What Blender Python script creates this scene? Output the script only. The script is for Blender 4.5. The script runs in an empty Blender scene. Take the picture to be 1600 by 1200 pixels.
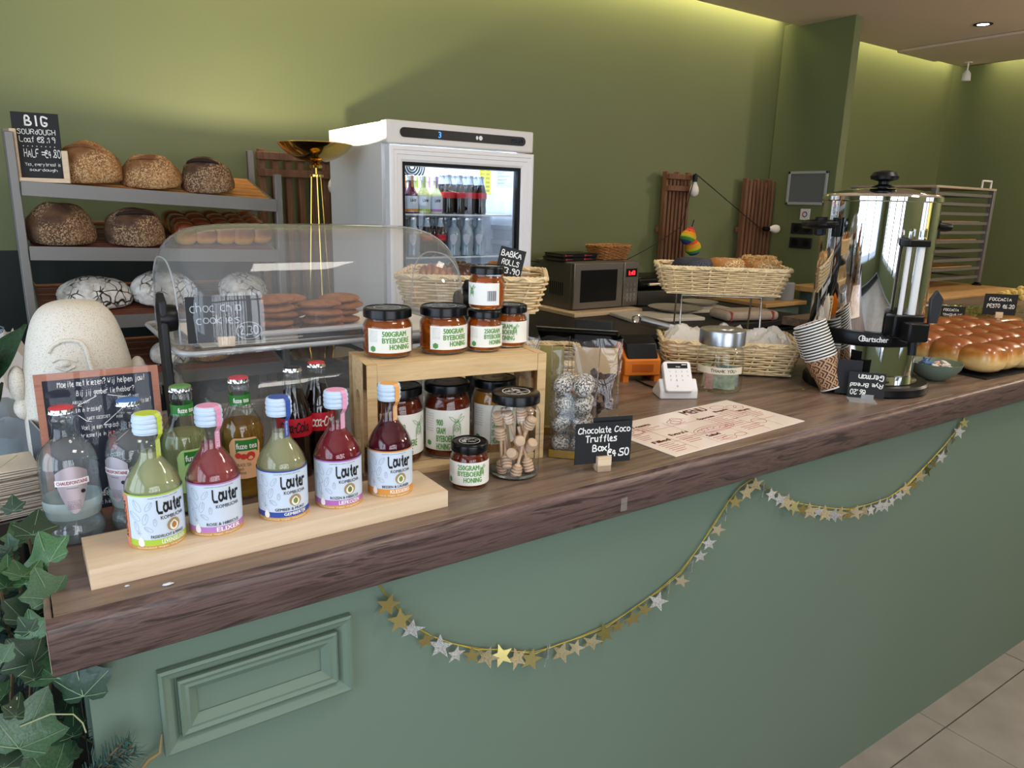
import bpy, math, random
from mathutils import Vector, Matrix, Euler, noise
random.seed(7)
PI = math.pi
SC = bpy.context.scene
COL = SC.collection

# ---------------------------------------------------------------- camera, world, light, exposure
CAM = Vector((0.0, 0.0, 1.551))
pitch, roll, yaw, FPX = 0.2417230, 0.0252093, 0.6021574, 1143.38
_f = Vector((math.sin(yaw)*math.cos(pitch), math.cos(yaw)*math.cos(pitch), -math.sin(pitch)))
_r = Vector((math.cos(yaw), -math.sin(yaw), 0.0))
_u = _r.cross(_f)
_R = math.cos(roll)*_r + math.sin(roll)*_u
_U = -math.sin(roll)*_r + math.cos(roll)*_u
cd = bpy.data.cameras.new('camera')
cam = bpy.data.objects.new('camera', cd); COL.objects.link(cam)
cd.sensor_fit = 'HORIZONTAL'; cd.sensor_width = 36.0; cd.lens = FPX/1600*36.0
cd.clip_start = 0.02; cd.clip_end = 60
m3 = Matrix((_R, _U, -_f)).transposed()
cam.matrix_world = Matrix.Translation(CAM) @ m3.to_4x4()
SC.camera = cam

w = bpy.data.worlds.new('world'); SC.world = w; w.use_nodes = True
bg = w.node_tree.nodes['Background']
bg.inputs['Color'].default_value = (0.62, 0.78, 1.0, 1); bg.inputs['Strength'].default_value = 1.0
vs = SC.view_settings
vs.view_transform = 'Standard'; vs.look = 'None'; vs.gamma = 1.0; vs.use_curve_mapping = False
vs.exposure = 0.14
SC.cycles.max_bounces = 10; SC.cycles.diffuse_bounces = 4; SC.cycles.glossy_bounces = 4
SC.cycles.transmission_bounces = 10; SC.cycles.transparent_max_bounces = 24
SC.cycles.caustics_reflective = False; SC.cycles.caustics_refractive = False
SC.cycles.sample_clamp_indirect = 4.0; SC.cycles.use_denoising = True
SC.cycles.blur_glossy = 0.5

def light(name, kind, loc, energy, color, rot=(0, 0, 0), size=1.0, sy=None, **k):
    l = bpy.data.lights.new(name, kind); l.energy = energy; l.color = color
    if kind == 'AREA':
        l.shape = 'RECTANGLE'; l.size = size; l.size_y = sy or size
    else:
        l.shadow_soft_size = size
    for a, b in k.items(): setattr(l, a, b)
    o = bpy.data.objects.new(name, l); COL.objects.link(o); o.location = loc; o.rotation_euler = rot
    return o
# daylight in the shop-front openings (they stand outside the glazing, behind and left of the viewer)
light('daylight_front', 'AREA', (-0.1, -2.35, 1.5), 88, (0.92, 0.95, 1.0), (PI/2, 0, 0), 2.6, 2.0)
light('daylight_side', 'AREA', (-2.15, 0.3, 1.55), 60, (0.72, 0.85, 1.0), (PI/2, 0, -PI/2), 3.2, 1.9)
light('daylight_far', 'AREA', (4.6, -2.35, 1.5), 9, (0.95, 0.95, 1.0), (PI/2, 0, 0), 2.0, 1.9)

light('counter_fill', 'AREA', (.9, .25, 2.68), 10, (1, .95, .86), (0, 0, 0), .5)  # pair of unseen fill lights, added to brighten surfaces facing up
light('counter_fill', 'AREA', (2.4, .45, 2.68), 12, (1, .92, .80), (0, 0, 0), .5)

# ---------------------------------------------------------------- materials
def lin(c):
    if isinstance(c, str):
        c = [int(c[i:i+2], 16)/255 for i in (0, 2, 4)]
        c = [x/12.92 if x <= 0.04045 else ((x+0.055)/1.055)**2.4 for x in c]
    return (c[0], c[1], c[2], 1)
MATS = {}
def newmat(name):
    m = bpy.data.materials.new(name); m.use_nodes = True
    return m, m.node_tree.nodes, m.node_tree.links, m.node_tree.nodes['Principled BSDF']
def coords(N, L, scale=(1, 1, 1), rot=(0, 0, 0), gen='Object'):
    tc = N.new('ShaderNodeTexCoord'); mp = N.new('ShaderNodeMapping')
    mp.inputs['Scale'].default_value = scale; mp.inputs['Rotation'].default_value = rot
    L.new(tc.outputs[gen], mp.inputs['Vector']); return mp.outputs['Vector']
def noise_n(N, L, vec, scale=5, detail=4, rough=.5, dist=0):
    n = N.new('ShaderNodeTexNoise'); n.inputs['Scale'].default_value = scale; n.inputs['Detail'].default_value = detail
    n.inputs['Roughness'].default_value = rough; n.inputs['Distortion'].default_value = dist
    L.new(vec, n.inputs['Vector']); return n.outputs['Fac']
def ramp(N, L, fac, stops):
    r = N.new('ShaderNodeValToRGB'); e = r.color_ramp.elements
    while len(e) < len(stops): e.new(0.5)
    for i, (p, c) in enumerate(stops): e[i].position = p; e[i].color = lin(c)
    L.new(fac, r.inputs['Fac']); return r.outputs['Color']
def bump_n(N, L, b, h, strength=.3, dist=.002):
    n = N.new('ShaderNodeBump'); n.inputs['Strength'].default_value = strength; n.inputs['Distance'].default_value = dist
    L.new(h, n.inputs['Height']); L.new(n.outputs['Normal'], b.inputs['Normal'])
def M(name, col, rough=.5, metal=0, var=0, vs_=8, bump=0, bs=60, bd=.001, trans=0, ior=1.45, emis=0, coat=0, spec=.5, sss=0, alpha=1):
    if name in MATS: return MATS[name]
    m, N, L, b = newmat(name)
    c = lin(col); b.inputs['Base Color'].default_value = c
    b.inputs['Roughness'].default_value = rough; b.inputs['Metallic'].default_value = metal
    b.inputs['Transmission Weight'].default_value = trans; b.inputs['IOR'].default_value = ior
    b.inputs['Coat Weight'].default_value = coat; b.inputs['Specular IOR Level'].default_value = spec
    b.inputs['Alpha'].default_value = alpha
    if sss:
        b.inputs['Subsurface Weight'].default_value = sss; b.inputs['Subsurface Radius'].default_value = (.01, .006, .003); b.inputs['Subsurface Scale'].default_value = .5
    if emis:
        b.inputs['Emission Color'].default_value = c; b.inputs['Emission Strength'].default_value = emis
    v = None
    if var:
        v = coords(N, L); f = noise_n(N, L, v, vs_, 5)
        hi = [min(1, x*(1+var)) for x in c[:3]]; lo = [x*(1-var) for x in c[:3]]
        L.new(ramp(N, L, f, [(.3, lo), (.7, hi)]), b.inputs['Base Color'])
    if bump:
        v = v or coords(N, L); bump_n(N, L, b, noise_n(N, L, v, bs, 3), bump, bd)
    MATS[name] = m; return m
def wood(name, cs, stretch=(1, 12, 12), scale=3, rough=.5, dist=.6, bump=.15, coat=0, rot=(0, 0, 0)):
    if name in MATS: return MATS[name]
    m, N, L, b = newmat(name)
    v = coords(N, L, stretch, rot)
    f = noise_n(N, L, v, scale, 8, .62, dist)
    k = len(cs)
    L.new(ramp(N, L, f, [(.28+.46*i/(k-1), c) for i, c in enumerate(cs)]), b.inputs['Base Color'])
    b.inputs['Roughness'].default_value = rough; b.inputs['Coat Weight'].default_value = coat
    bump_n(N, L, b, f, bump, .001)
    MATS[name] = m; return m
def paint(name, col, col2=None):
    m, N, L, b = newmat(name); v = coords(N, L)
    f = noise_n(N, L, v, 1.3, 3); L.new(ramp(N, L, f, [(.3, col), (.7, col2 or col)]), b.inputs['Base Color'])
    b.inputs['Roughness'].default_value = .55
    bump_n(N, L, b, noise_n(N, L, v, 160, 2), .12, .0006); return m
def glass(name, tint=(1, 1, 1), ior=1.45, rough=0.0, haze=0.0, gmul=1.0):
    """thin wall of glass or clear plastic: what is behind shows through, the surface mirrors by its angle"""
    if name in MATS: return MATS[name]
    m = bpy.data.materials.new(name); m.use_nodes = True; N = m.node_tree.nodes; L = m.node_tree.links; N.clear()
    out = N.new('ShaderNodeOutputMaterial'); t = N.new('ShaderNodeBsdfTransparent'); g = N.new('ShaderNodeBsdfGlossy')
    t.inputs['Color'].default_value = (*tint, 1); g.inputs['Roughness'].default_value = rough
    fr = N.new('ShaderNodeLayerWeight'); fr.inputs['Blend'].default_value = .5; pw = N.new('ShaderNodeMath'); pw.operation = 'POWER'; pw.inputs[1].default_value = 4.5
    ma = N.new('ShaderNodeMath'); ma.operation = 'MULTIPLY_ADD'; ma.inputs[1].default_value = .85; ma.inputs[2].default_value = ((ior-1)/(ior+1))**2; L.new(fr.outputs['Facing'], pw.inputs[0]); L.new(pw.outputs[0], ma.inputs[0])
    mx = N.new('ShaderNodeMixShader'); mu = N.new('ShaderNodeMath'); mu.operation = 'MULTIPLY'; mu.inputs[1].default_value = gmul; mu.use_clamp = True
    L.new(ma.outputs[0], mu.inputs[0]); L.new(mu.outputs[0], mx.inputs[0]); L.new(t.outputs[0], mx.inputs[1]); L.new(g.outputs[0], mx.inputs[2])
    last = mx.outputs[0]
    if haze:
        d = N.new('ShaderNodeBsdfDiffuse'); d.inputs['Color'].default_value = (.8, .82, .85, 1)
        m2 = N.new('ShaderNodeMixShader'); m2.inputs[0].default_value = haze
        L.new(last, m2.inputs[1]); L.new(d.outputs[0], m2.inputs[2]); last = m2.outputs[0]
    L.new(last, out.inputs['Surface']); MATS[name] = m; return m
def liquid(name, col, body=.35, rough=.02, ior=1.33):
    """see-through coloured drink or honey with a cloudy share"""
    if name in MATS: return MATS[name]
    m, N, L, b = newmat(name); b.inputs['Base Color'].default_value = lin(col); b.inputs['Transmission Weight'].default_value = 1-body
    b.inputs['Roughness'].default_value = rough; b.inputs['IOR'].default_value = ior; MATS[name] = m; return m

# ---------------------------------------------------------------- geometry builder
def rotm(r): return Euler(r).to_matrix()
class G:
    def __init__(s): s.v = []; s.f = []
    def add(s, vs, fs, mx=None):
        o = len(s.v)
        for p in vs:
            p = Vector(p); s.v.append(tuple(mx @ p) if mx else tuple(p))
        s.f += [tuple(i+o for i in f) for f in fs]; return s
    def box(s, c, d, rot=None):
        x, y, z = d[0]/2, d[1]/2, d[2]/2; R = rotm(rot) if rot else None
        P = [Vector((a*x, b*y, e*z)) for a in (-1, 1) for b in (-1, 1) for e in (-1, 1)]
        if R: P = [R @ p for p in P]
        return s.add([Vector(c)+p for p in P], [(0, 1, 3, 2), (4, 6, 7, 5), (0, 4, 5, 1), (2, 3, 7, 6), (0, 2, 6, 4), (1, 5, 7, 3)])
    def bb(s, x0, x1, y0, y1, z0, z1): return s.box(((x0+x1)/2, (y0+y1)/2, (z0+z1)/2), (abs(x1-x0), abs(y1-y0), abs(z1-z0)))
    def lathe(s, pr, n=32, c=(0, 0, 0), a0=0, a1=2*PI, mx=None, cap=True):
        full = abs(a1-a0-2*PI) < 1e-6; k = n if full else n+1; V = []; F = []
        for r, z in pr:
            for i in range(k):
                a = a0+(a1-a0)*i/n; V.append(Vector((c[0]+r*math.cos(a), c[1]+r*math.sin(a), c[2]+z)))
        for j in range(len(pr)-1):
            for i in range(n):
                i2 = (i+1) % k; F.append((j*k+i, j*k+i2, (j+1)*k+i2, (j+1)*k+i))
        if full and cap:
            if pr[0][0] > 1e-5: F.append(tuple(range(k))[::-1])
            if pr[-1][0] > 1e-5: F.append(tuple((len(pr)-1)*k+i for i in range(k)))
        return s.add(V, F, mx)
    def tube(s, pts, r, n=6, closed=False, rs=None):
        pts = [Vector(p) for p in pts]; k = len(pts); V = []; F = []; prev = None
        for i, p in enumerate(pts):
            a = pts[(i-1) % k] if (closed or i) else p; b = pts[(i+1) % k] if (closed or i < k-1) else p
            t = (b-a); t = t.normalized() if t.length > 1e-9 else Vector((0, 0, 1))
            if prev is None:
                up = Vector((0, 0, 1)) if abs(t.z) < .9 else Vector((1, 0, 0)); x = t.cross(up).normalized()
            else:
                x = (prev-t*prev.dot(t)); x = x.normalized() if x.length > 1e-6 else t.orthogonal().normalized()
            prev = x; y = t.cross(x); rr = rs[i] if rs else r
            for j in range(n):
                q = 2*PI*j/n; V.append(p+(x*math.cos(q)+y*math.sin(q))*rr)
        for i in range(k if closed else k-1):
            for j in range(n):
                i2 = (i+1) % k; F.append((i*n+j, i*n+(j+1) % n, i2*n+(j+1) % n, i2*n+j))
        if not closed: F.append(tuple(range(n))[::-1]); F.append(tuple((k-1)*n+j for j in range(n)))
        return s.add(V, F)
    def prism(s, poly, z0, z1, mx=None):
        n = len(poly); V = [(x, y, z0) for x, y in poly]+[(x, y, z1) for x, y in poly]
        F = [tuple(range(n))[::-1], tuple(range(n, 2*n))]+[(i, (i+1) % n, n+(i+1) % n, n+i) for i in range(n)]
        return s.add(V, F, mx)
    def ball(s, c, r, n=16, m=10, mx=None, fn=None):
        rx, ry, rz = (r, r, r) if not hasattr(r, '__len__') else r; V = []; F = []
        for j in range(m+1):
            t = PI*j/m
            for i in range(n):
                a = 2*PI*i/n; d = Vector((math.sin(t)*math.cos(a), math.sin(t)*math.sin(a), -math.cos(t)))
                k = fn(d) if fn else 1; V.append(Vector(c)+Vector((d.x*rx*k, d.y*ry*k, d.z*rz*k)))
        for j in range(m):
            for i in range(n): F.append((j*n+i, j*n+(i+1) % n, (j+1)*n+(i+1) % n, (j+1)*n+i))
        return s.add(V, F, mx)
    def mesh(s, name, m=None, angle=35, smooth=True):
        me = bpy.data.meshes.new(name); me.from_pydata(s.v, [], s.f); me.validate(); me.update()
        if smooth:
            me.polygons.foreach_set('use_smooth', [True]*len(me.polygons)); me.set_sharp_from_angle(angle=math.radians(angle))
        if m: me.materials.append(m)
        return me
def put(me, name, parent=None, loc=(0, 0, 0), rot=(0, 0, 0)):
    o = bpy.data.objects.new(name, me); COL.objects.link(o); o.parent = parent; o.location = loc; o.rotation_euler = rot; return o
def part(name, g, m, parent=None, bevel=0, seg=2, angle=35, loc=(0, 0, 0), rot=(0, 0, 0), stuff=False, smooth=True):
    o = put(g.mesh(name, m, angle, smooth), name, parent, loc, rot)
    if bevel:
        b = o.modifiers.new('bevel', 'BEVEL'); b.width = bevel; b.segments = seg; b.limit_method = 'ANGLE'; b.angle_limit = math.radians(40)
    if stuff: o['kind'] = 'stuff'
    return o
def tag(o, label, cat, group=None):
    o['label'] = label; o['category'] = cat
    if group: o['group'] = group
    return o
def thing(name, label, cat, loc=(0, 0, 0), rz=0, group=None, rot=None):
    o = bpy.data.objects.new(name, None); COL.objects.link(o); o.location = loc; o.rotation_euler = rot or (0, 0, rz)
    o.empty_display_size = .05; return tag(o, label, cat, group)
def struct(name, g, m, bevel=0, parent=None, **k):
    o = part(name, g, m, parent, bevel, **k)
    if parent is None: o['kind'] = 'structure'
    return o
def dup(root, loc, rz, label, group=None):
    r = root.copy(); COL.objects.link(r); r.location = loc
    r.rotation_euler = (0, 0, rz) if not hasattr(rz, '__len__') else rz; r['label'] = label
    if group: r['group'] = group
    for ch in list(root.children):
        c = ch.copy(); COL.objects.link(c); c.parent = r
        for g in ch.children:
            d = g.copy(); COL.objects.link(d); d.parent = c
    return r
ORD = ['lowest', 'second', 'third', 'fourth', 'fifth', 'sixth', 'seventh', 'eighth', 'ninth', 'tenth', 'eleventh', 'twelfth', 'thirteenth', 'fourteenth', 'fifteenth', 'sixteenth', 'seventeenth', 'eighteenth', 'nineteenth', 'twentieth', 'twenty-first', 'topmost']
def face(x, y): return -math.atan2(x, y)      # turns a front that looks along -Y towards the shop door where the viewer stands

# ---------------------------------------------------------------- writing
def printed(s, bold=0.0):
    cu = bpy.data.curves.new('txt', 'FONT'); cu.body = s; cu.size = 1; cu.resolution_u = 2; cu.space_line = .82
    o = bpy.data.objects.new('txt', cu); me = bpy.data.meshes.new_from_object(o)
    V = [(v.co.x, v.co.y) for v in me.vertices]; F = [tuple(p.vertices) for p in me.polygons]
    bpy.data.objects.remove(o); bpy.data.curves.remove(cu); bpy.data.meshes.remove(me)
    if bold:        # heavier print: the same letters laid again a hair to either side
        k = max(.012, min(bold, .05)); V, F = merge(*[([(x+q*k, y+p*k*.4) for x, y in V], F) for q, p in ((-1, 0), (-.4, 1), (.4, -1), (1, 0))])
    return V, F
GL = {
'A': '02 28 42|14 34', 'B': '02 08 28 37 36 25 05|25 44 43 32 02', 'C': '47 28 17 05 03 12 32 43', 'D': '02 08 28 46 44 32 02', 'E': '48 08 02 42|05 35', 'F': '48 08 02|05 35',
'G': '47 28 08 03 12 32 44 24', 'H': '08 02|48 42|05 45', 'I': '28 22', 'J': '38 33 22 12 03', 'K': '08 02|48 05 42', 'L': '08 02 42', 'M': '02 08 25 48 42', 'N': '02 08 42 48',
'O': '18 06 04 12 32 44 46 38 18', 'P': '02 08 38 47 46 35 05', 'Q': '18 06 04 12 32 44 46 38 18|23 41', 'R': '02 08 38 47 46 35 05|25 42', 'S': '47 28 07 16 35 43 32 12 03',
'T': '08 48|28 22', 'U': '08 03 12 32 43 48', 'V': '08 22 48', 'W': '08 12 25 32 48', 'X': '08 42|48 02', 'Y': '08 25 48|25 22', 'Z': '08 48 02 42',
'a': '36 16 05 03 12 33 36 32 42', 'b': '08 02 22 34 26 05', 'c': '36 16 04 12 32', 'd': '38 32 12 04 16 36', 'e': '04 34 26 16 04 12 32', 'f': '38 27 22|16 36', 'g': '36 16 04 13 33|36 31 20 10',
'h': '08 02|05 16 35 32', 'i': '26 22|28 28', 'j': '26 21 10|28 28', 'k': '08 02|36 04 32', 'l': '18 13 22', 'm': '06 02|05 16 25 22|25 36 45 42', 'n': '06 02|05 16 35 32', 'o': '16 04 12 32 44 36 16',
'p': '06 00|06 26 34 22 03', 'q': '36 30|36 16 04 12 33', 'r': '06 02|05 16 36', 's': '36 16 05 34 32 02', 't': '28 23 32|16 36', 'u': '06 03 12 33|36 32', 'v': '06 22 46', 'w': '06 12 25 32 46', 'x': '06 42|46 02',
'y': '06 22|46 10', 'z': '06 36 02 32', '0': '18 06 04 12 32 44 46 38 18', '1': '06 28 22', '2': '07 18 38 46 02 42', '3': '08 38 46 25 43 32 02', '4': '32 38 04 44', '5': '48 08 05 35 43 32 02',
'6': '38 05 03 12 32 44 25 04', '7': '08 48 12', '8': '25 07 18 38 47 25 03 12 32 43 25', '9': '45 16 07 18 38 46 32', '.': '22 23', ',': '22 11', '!': '28 24|22 22', '?': '07 18 38 46 25 24|22 22',
'=': '06 46|04 44', '&': '42 07 18 37 03 12 22 44', '-': '15 35', '€': '47 28 06 04 12 42|05 35|16 36', "'": '28 27', '+': '25 45|36 34', 'n~': ''}
def ribbon(paths, wd):
    V = []; F = []
    for P in paths:
        P = [Vector((p[0], p[1])) for p in P]
        if len(P) > 2:      # one round of corner cutting makes the strokes look hand drawn
            q = [P[0]]
            for a, b in zip(P, P[1:]): q += [a.lerp(b, .25), a.lerp(b, .75)]
            P = q+[P[-1]]
        if len(P) < 2 or (P[0]-P[-1]).length < 1e-9 and len(P) == 2: P = [P[0], P[0]+Vector((wd*.6, 0))]
        o = len(V); n = len(P)
        for i, p in enumerate(P):
            t = P[min(i+1, n-1)]-P[max(i-1, 0)]; t = t.normalized() if t.length > 1e-9 else Vector((1, 0)); nn = Vector((-t.y, t.x))*wd/2
            e = t*wd*.4*(-1 if i == 0 else 1 if i == n-1 else 0)
            V += [tuple(p+nn+e), tuple(p-nn+e)]
        F += [(o+2*i, o+2*i+1, o+2*i+3, o+2*i+2) for i in range(n-1)]
    return V, F
def scribe(s, wd=.9, adv=5.4, jit=.25, slant=.0):
    rr = random.Random(len(s)*31+ord(s[0])); out = []; y = 0
    for line in s.split('\n'):
        x = 0
        for ch in line:
            if ch == ' ': x += 3.2; continue
            g = GL.get(ch) or ''
            dy = rr.uniform(-jit, jit)
            for st in g.split('|'):
                if st: out.append([(x+int(a[0])+rr.uniform(-jit, jit)*.6+slant*int(a[1]), y+int(a[1])+dy+rr.uniform(-jit, jit)*.5) for a in st.split()])
            x += adv if ch.isupper() or ch.isdigit() else adv-1 if ch not in 'il.,!' else 3
        y -= 9.5
    return ribbon(out, wd)
def fit(vf, x0, y0, x1, y1, keep=False):
    V, F = vf; xs = [v[0] for v in V]; ys = [v[1] for v in V]; w_ = max(xs)-min(xs) or 1; h_ = max(ys)-min(ys) or 1
    sx, sy = (x1-x0)/w_, (y1-y0)/h_
    if keep: sx = sy = min(sx, sy)
    cx, cy = (min(xs)+max(xs))/2, (min(ys)+max(ys))/2
    return [((v[0]-cx)*sx+(x0+x1)/2, (v[1]-cy)*sy+(y0+y1)/2) for v in V], F
def onto(vf, fn, g=None, two=False):
    g = g or G(); V, F = vf; g.add([fn(u, v) for u, v in V], F); return g
def cyl_map(r, z0=0, d=.0004): return lambda u, v: ((r+d)*math.sin(u/r), -(r+d)*math.cos(u/r), z0+v)
def flat_map(y=0, d=.0004): return lambda u, v: (u, y-d, v)
def top_map(z=0, d=.0004): return lambda u, v: (u, v, z+d)
def rect(x0, y0, x1, y1, n=1):
    V = []; F = []
    for i in range(n+1): V += [(x0+(x1-x0)*i/n, y0), (x0+(x1-x0)*i/n, y1)]
    return V, [(2*i, 2*i+2, 2*i+3, 2*i+1) for i in range(n)]
def rrect(x0, y0, x1, y1, r, n=5):
    P = []
    for cx, cy, a in ((x1-r, y1-r, 0), (x0+r, y1-r, 90), (x0+r, y0+r, 180), (x1-r, y0+r, 270)):
        P += [(cx+r*math.cos(math.radians(a+90*i/n)), cy+r*math.sin(math.radians(a+90*i/n))) for i in range(n+1)]
    return P
def polyf(P): return list(P), [tuple(range(len(P)))]
def arc(cx, cy, r, a0=0, a1=360, n=14, ry=None): return [(cx+r*math.cos(math.radians(a0+(a1-a0)*i/n)), cy+(ry or r)*math.sin(math.radians(a0+(a1-a0)*i/n))) for i in range(n+1)]
def merge(*vfs):
    V = []; F = []
    for a, b in vfs: o = len(V); V += list(a); F += [tuple(i+o for i in f) for f in b]
    return V, F
def columns(top, bot, u0, u1, n=16):
    V = []
    for i in range(n+1):
        u = u0+(u1-u0)*i/n; V += [(u, bot(u)), (u, top(u))]
    return V, [(2*i, 2*i+2, 2*i+3, 2*i+1) for i in range(n)]

# ---------------------------------------------------------------- shared materials
CT = 1.081
m_wall = paint('sage_wall', '6b7550', '6f7953'); m_face = paint('sage_counter', '667a6b', '6a7e6f')
m_ceil = M('ceiling_plaster', 'e2d0bd', .8, bump=.1, bs=90)
m_top = wood('walnut_laminate', ['4a3c36', '6b584e', '84705f', '5a4a41'], (1.2, 14, 14), 2.2, .3, 1.2, .12)
m_lip = wood('walnut_edge', ['261c1b', '4a3835', '6b5550', '332726', '5a4642'], (1.6, 11, 26), 2.6, .4, 1.6, .2)
m_black = M('black_plastic', '0a0b0e', .35, spec=.3); m_black2 = M('black_satin', '15161a', .55)
m_steel = M('brushed_steel', 'a3a6a8', .33, 1.0, bump=.05, bs=200); m_chrome = M('chrome', 'e8e8e8', .04, 1.0)
m_white = M('white_enamel', 'd9d6d2', .4); m_white2 = M('white_plastic', 'e9e8ea', .4)
m_beech = wood('beech', ['d6bb98', 'e4cdb0', 'cdae8a'], (1, 16, 16), 3, .5, .3, .05)
m_pine = wood('pine', ['b08a5c', 'cdaa7a', 'd9bb8c', 'a57f52'], (1, 14, 14), 4, .6, .5, .15)
m_slat = wood('brown_lath', ['59392a', '7c563e', '94704e'], (12, 12, 1), 4, .7, .6, .3)
m_shelf = wood('oiled_shelf_wood', ['8a5026', 'b97b40', 'd0914e', '6e3b1c'], (1, 12, 12), 4, .5, .6, .2)
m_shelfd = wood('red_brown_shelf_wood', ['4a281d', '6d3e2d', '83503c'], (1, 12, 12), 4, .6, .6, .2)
m_brass = M('polished_brass', 'd9b25a', .12, 1.0); m_slate = M('chalk_board', '14161b', .6)
m_chalk = M('chalk_ink', 'f2f2ee', .7); m_paper = M('paper', 'efe9df', .7, var=.04, vs_=20)
m_glass = glass('clear_glass', (.97, .985, .98), 1.5, gmul=1.3); m_acryl = glass('clear_acrylic', (.96, .965, .97), 1.5, .02, haze=.085, gmul=1.1)
m_film = glass('cellophane', (.97, .965, .95), 1.5, .04, haze=.02, gmul=1.3)
m_ink = M('black_ink', '17161a', .6); m_greenink = M('green_ink', '5f9a48', .6)

# ---------------------------------------------------------------- room
FX0, FX1, FY0, FY1, H = -1.9, 6.8, -2.2, 3.42, 2.734
g = G().bb(FX0, FX1, FY0, FY1, -.12, -.006); fl = struct('floor', g, M('tile_grout', '1a1a1a', .9))
m_tile = M('stone_tile', '8b857e', .5, var=.16, vs_=7, bump=.3, bs=25, bd=.003)
tiles = G().box((0, 0, 0), (.596, .596, .012)).mesh('tile', m_tile)
k = 0
for i in range(-6, 8):
    for j in range(-4, 2):
        x = 2.24+.3+i*.6; y = .837-.3+j*.6+(.6 if j == 1 else 0)*0
        o = put(tiles, 'tile', fl, (x, y, -.001+.0006*((i*7+j*3) % 3)))
        if j == 1: o.location.y = .837+.3
wb = struct('wall_back', G().bb(FX0, FX1, FY1, FY1+.12, 0, 3.1), m_wall)
struct('wall_right', G().bb(FX1, FX1+.12, FY0, FY1, 0, 3.1), m_wall)
struct('ceiling', G().bb(FX0, 6.68, FY0, 3.30, H, H+.04).bb(FX0, 6.68, 3.28, 3.30, H+.04, H+.08), m_ceil)
struct('trim_cove', G().bb(FX0, FX1, FY0, FY1+.1, 3.0, 3.05), m_ceil)
struct('trim_shade_panel', G().bb(FX0, 1.02, FY1-.012, FY1-.0005, 0, 1.33), M('painted_wall_shade', '18211d', .6))  # added panel, its dark colour stands in for wall shade behind the rack
struct('trim_beam', G().bb(5.66, 6.2, FY0, 3.28, H-.022, H-.0005), m_ceil, .006)
struct('trim_pillar', G().bb(4.5, 4.575, 2.9, 3.418, 0, H+.02), m_wall, .004)
# shop front behind the viewer: piers, sill and mullions around the openings
g = G().bb(FX0, FX1, FY0-.1, FY0, 0, .45).bb(FX0, FX1, FY0-.1, FY0, 2.5, H).bb(1.25, 3.5, FY0-.1, FY0, .45, 2.5).bb(5.7, FX1, FY0-.1, FY0, .45, 2.5).bb(FX0, -1.4, FY0-.1, FY0, .45, 2.5)
struct('wall_front', g, m_wall)
g = G()  # mullions, with extra unseen bars added to streak the urn's reflections
for x, wd in ((-1.4, .1), (-1.22, .02), (-1.12, .05), (-.95, .015), (-.75, .05), (-.6, .02), (-.42, .06), (-.3, .02), (.1, .03), (.22, .015), (.48, .05), (.6, .02), (.7, .04), (1.05, .03), (-.1, .12), (.35, .05), (.82, .12), (1.2, .1), (3.55, .1), (4.3, .08), (5.0, .05), (5.65, .1)): g.bb(x-wd/2, x+wd/2, FY0-.08, FY0-.01, .45, 2.5)
g.bb(-1.4, 1.25, FY0-.08, FY0-.01, 1.95, 2.02).bb(3.5, 5.7, FY0-.08, FY0-.01, 1.95, 2.02)
struct('window_1', g, M('dark_window_frame', '2a2522', .5))
struct('wall_left', G().bb(FX0-.1, FX0, FY0, FY1, 0, .5).bb(FX0-.1, FX0, FY0, FY1, 2.5, H).bb(FX0-.1, FX0, 1.9, FY1, .5, 2.5).bb(FX0-.1, FX0, FY0, -1.4, .5, 2.5), m_wall)
g = G()
for y in (-1.4, -.3, .8, 1.9): g.bb(FX0-.08, FX0-.02, y-.04, y+.04, .5, 2.5)
struct('window_2', g, MATS['dark_window_frame'])
# warm light strips hidden above the edge of the ceiling, one down-lighter, the lamp inside the brass dish
warm = (1.0, .80, .45)
light('cove_strip', 'AREA', (2.2, 3.36, 2.93), 24, warm, (math.radians(20), 0, 0), 4.5, .03, spread=math.radians(75))
light('cove_strip', 'AREA', (5.68, 3.36, 2.93), 8.5, warm, (math.radians(20), 0, 0), 2.15, .03, spread=math.radians(75))
light('cove_strip', 'AREA', (6.74, 1.5, 2.93), 12, warm, (0, math.radians(-15), 0), .03, 3.2, spread=math.radians(75))
struct('trim_cove_right', G().bb(6.66, 6.68, FY0, 3.3, H, H+.05), m_ceil)

def downlight(x, y, label):
    t = thing('ceiling_light', label, 'light', (x, y, H))
    part('frame', G().lathe([(.055, -.004), (.055, 0), (.035, 0), (.035, -.004), (.055, -.004)], 24, cap=False), m_black2, t)
    part('lamp', G().lathe([(.034, -.003), (.0, -.004)], 20), M('lamp_glow', 'fff4dd', .5, emis=14), t)
    return t
downlight(5.31, 2.53, 'small round recessed ceiling lamp, lit, in the pinkish ceiling')
light('ceiling_fill', 'POINT', (3.4, -.9, 2.35), 46, (1, .86, .70), size=.12)  # this and the next: unseen warm fill, added to brighten ceiling and floor
light('ceiling_fill', 'POINT', (5.8, .4, 2.3), 58, (1, .84, .66), size=.12)
light('downlight_beam', 'SPOT', (5.31, 2.53, H-.02), 30, (1, .86, .66), (0, 0, 0), .03, spot_size=math.radians(95), spot_blend=.6)
t = thing('spot_light', 'small white spot lamp hanging below the ceiling near the far corner', 'light', (6.52, 3.17, H))
part('mount', G().lathe([(.03, -.006), (.03, 0)], 16).tube([(0, 0, 0), (0, 0, -.07)], .006), m_white2, t)
part('lamp_head', G().lathe([(.012, -.06), (.03, -.085), (.034, -.14), (.028, -.142)], 18), m_white2, t)

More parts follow.
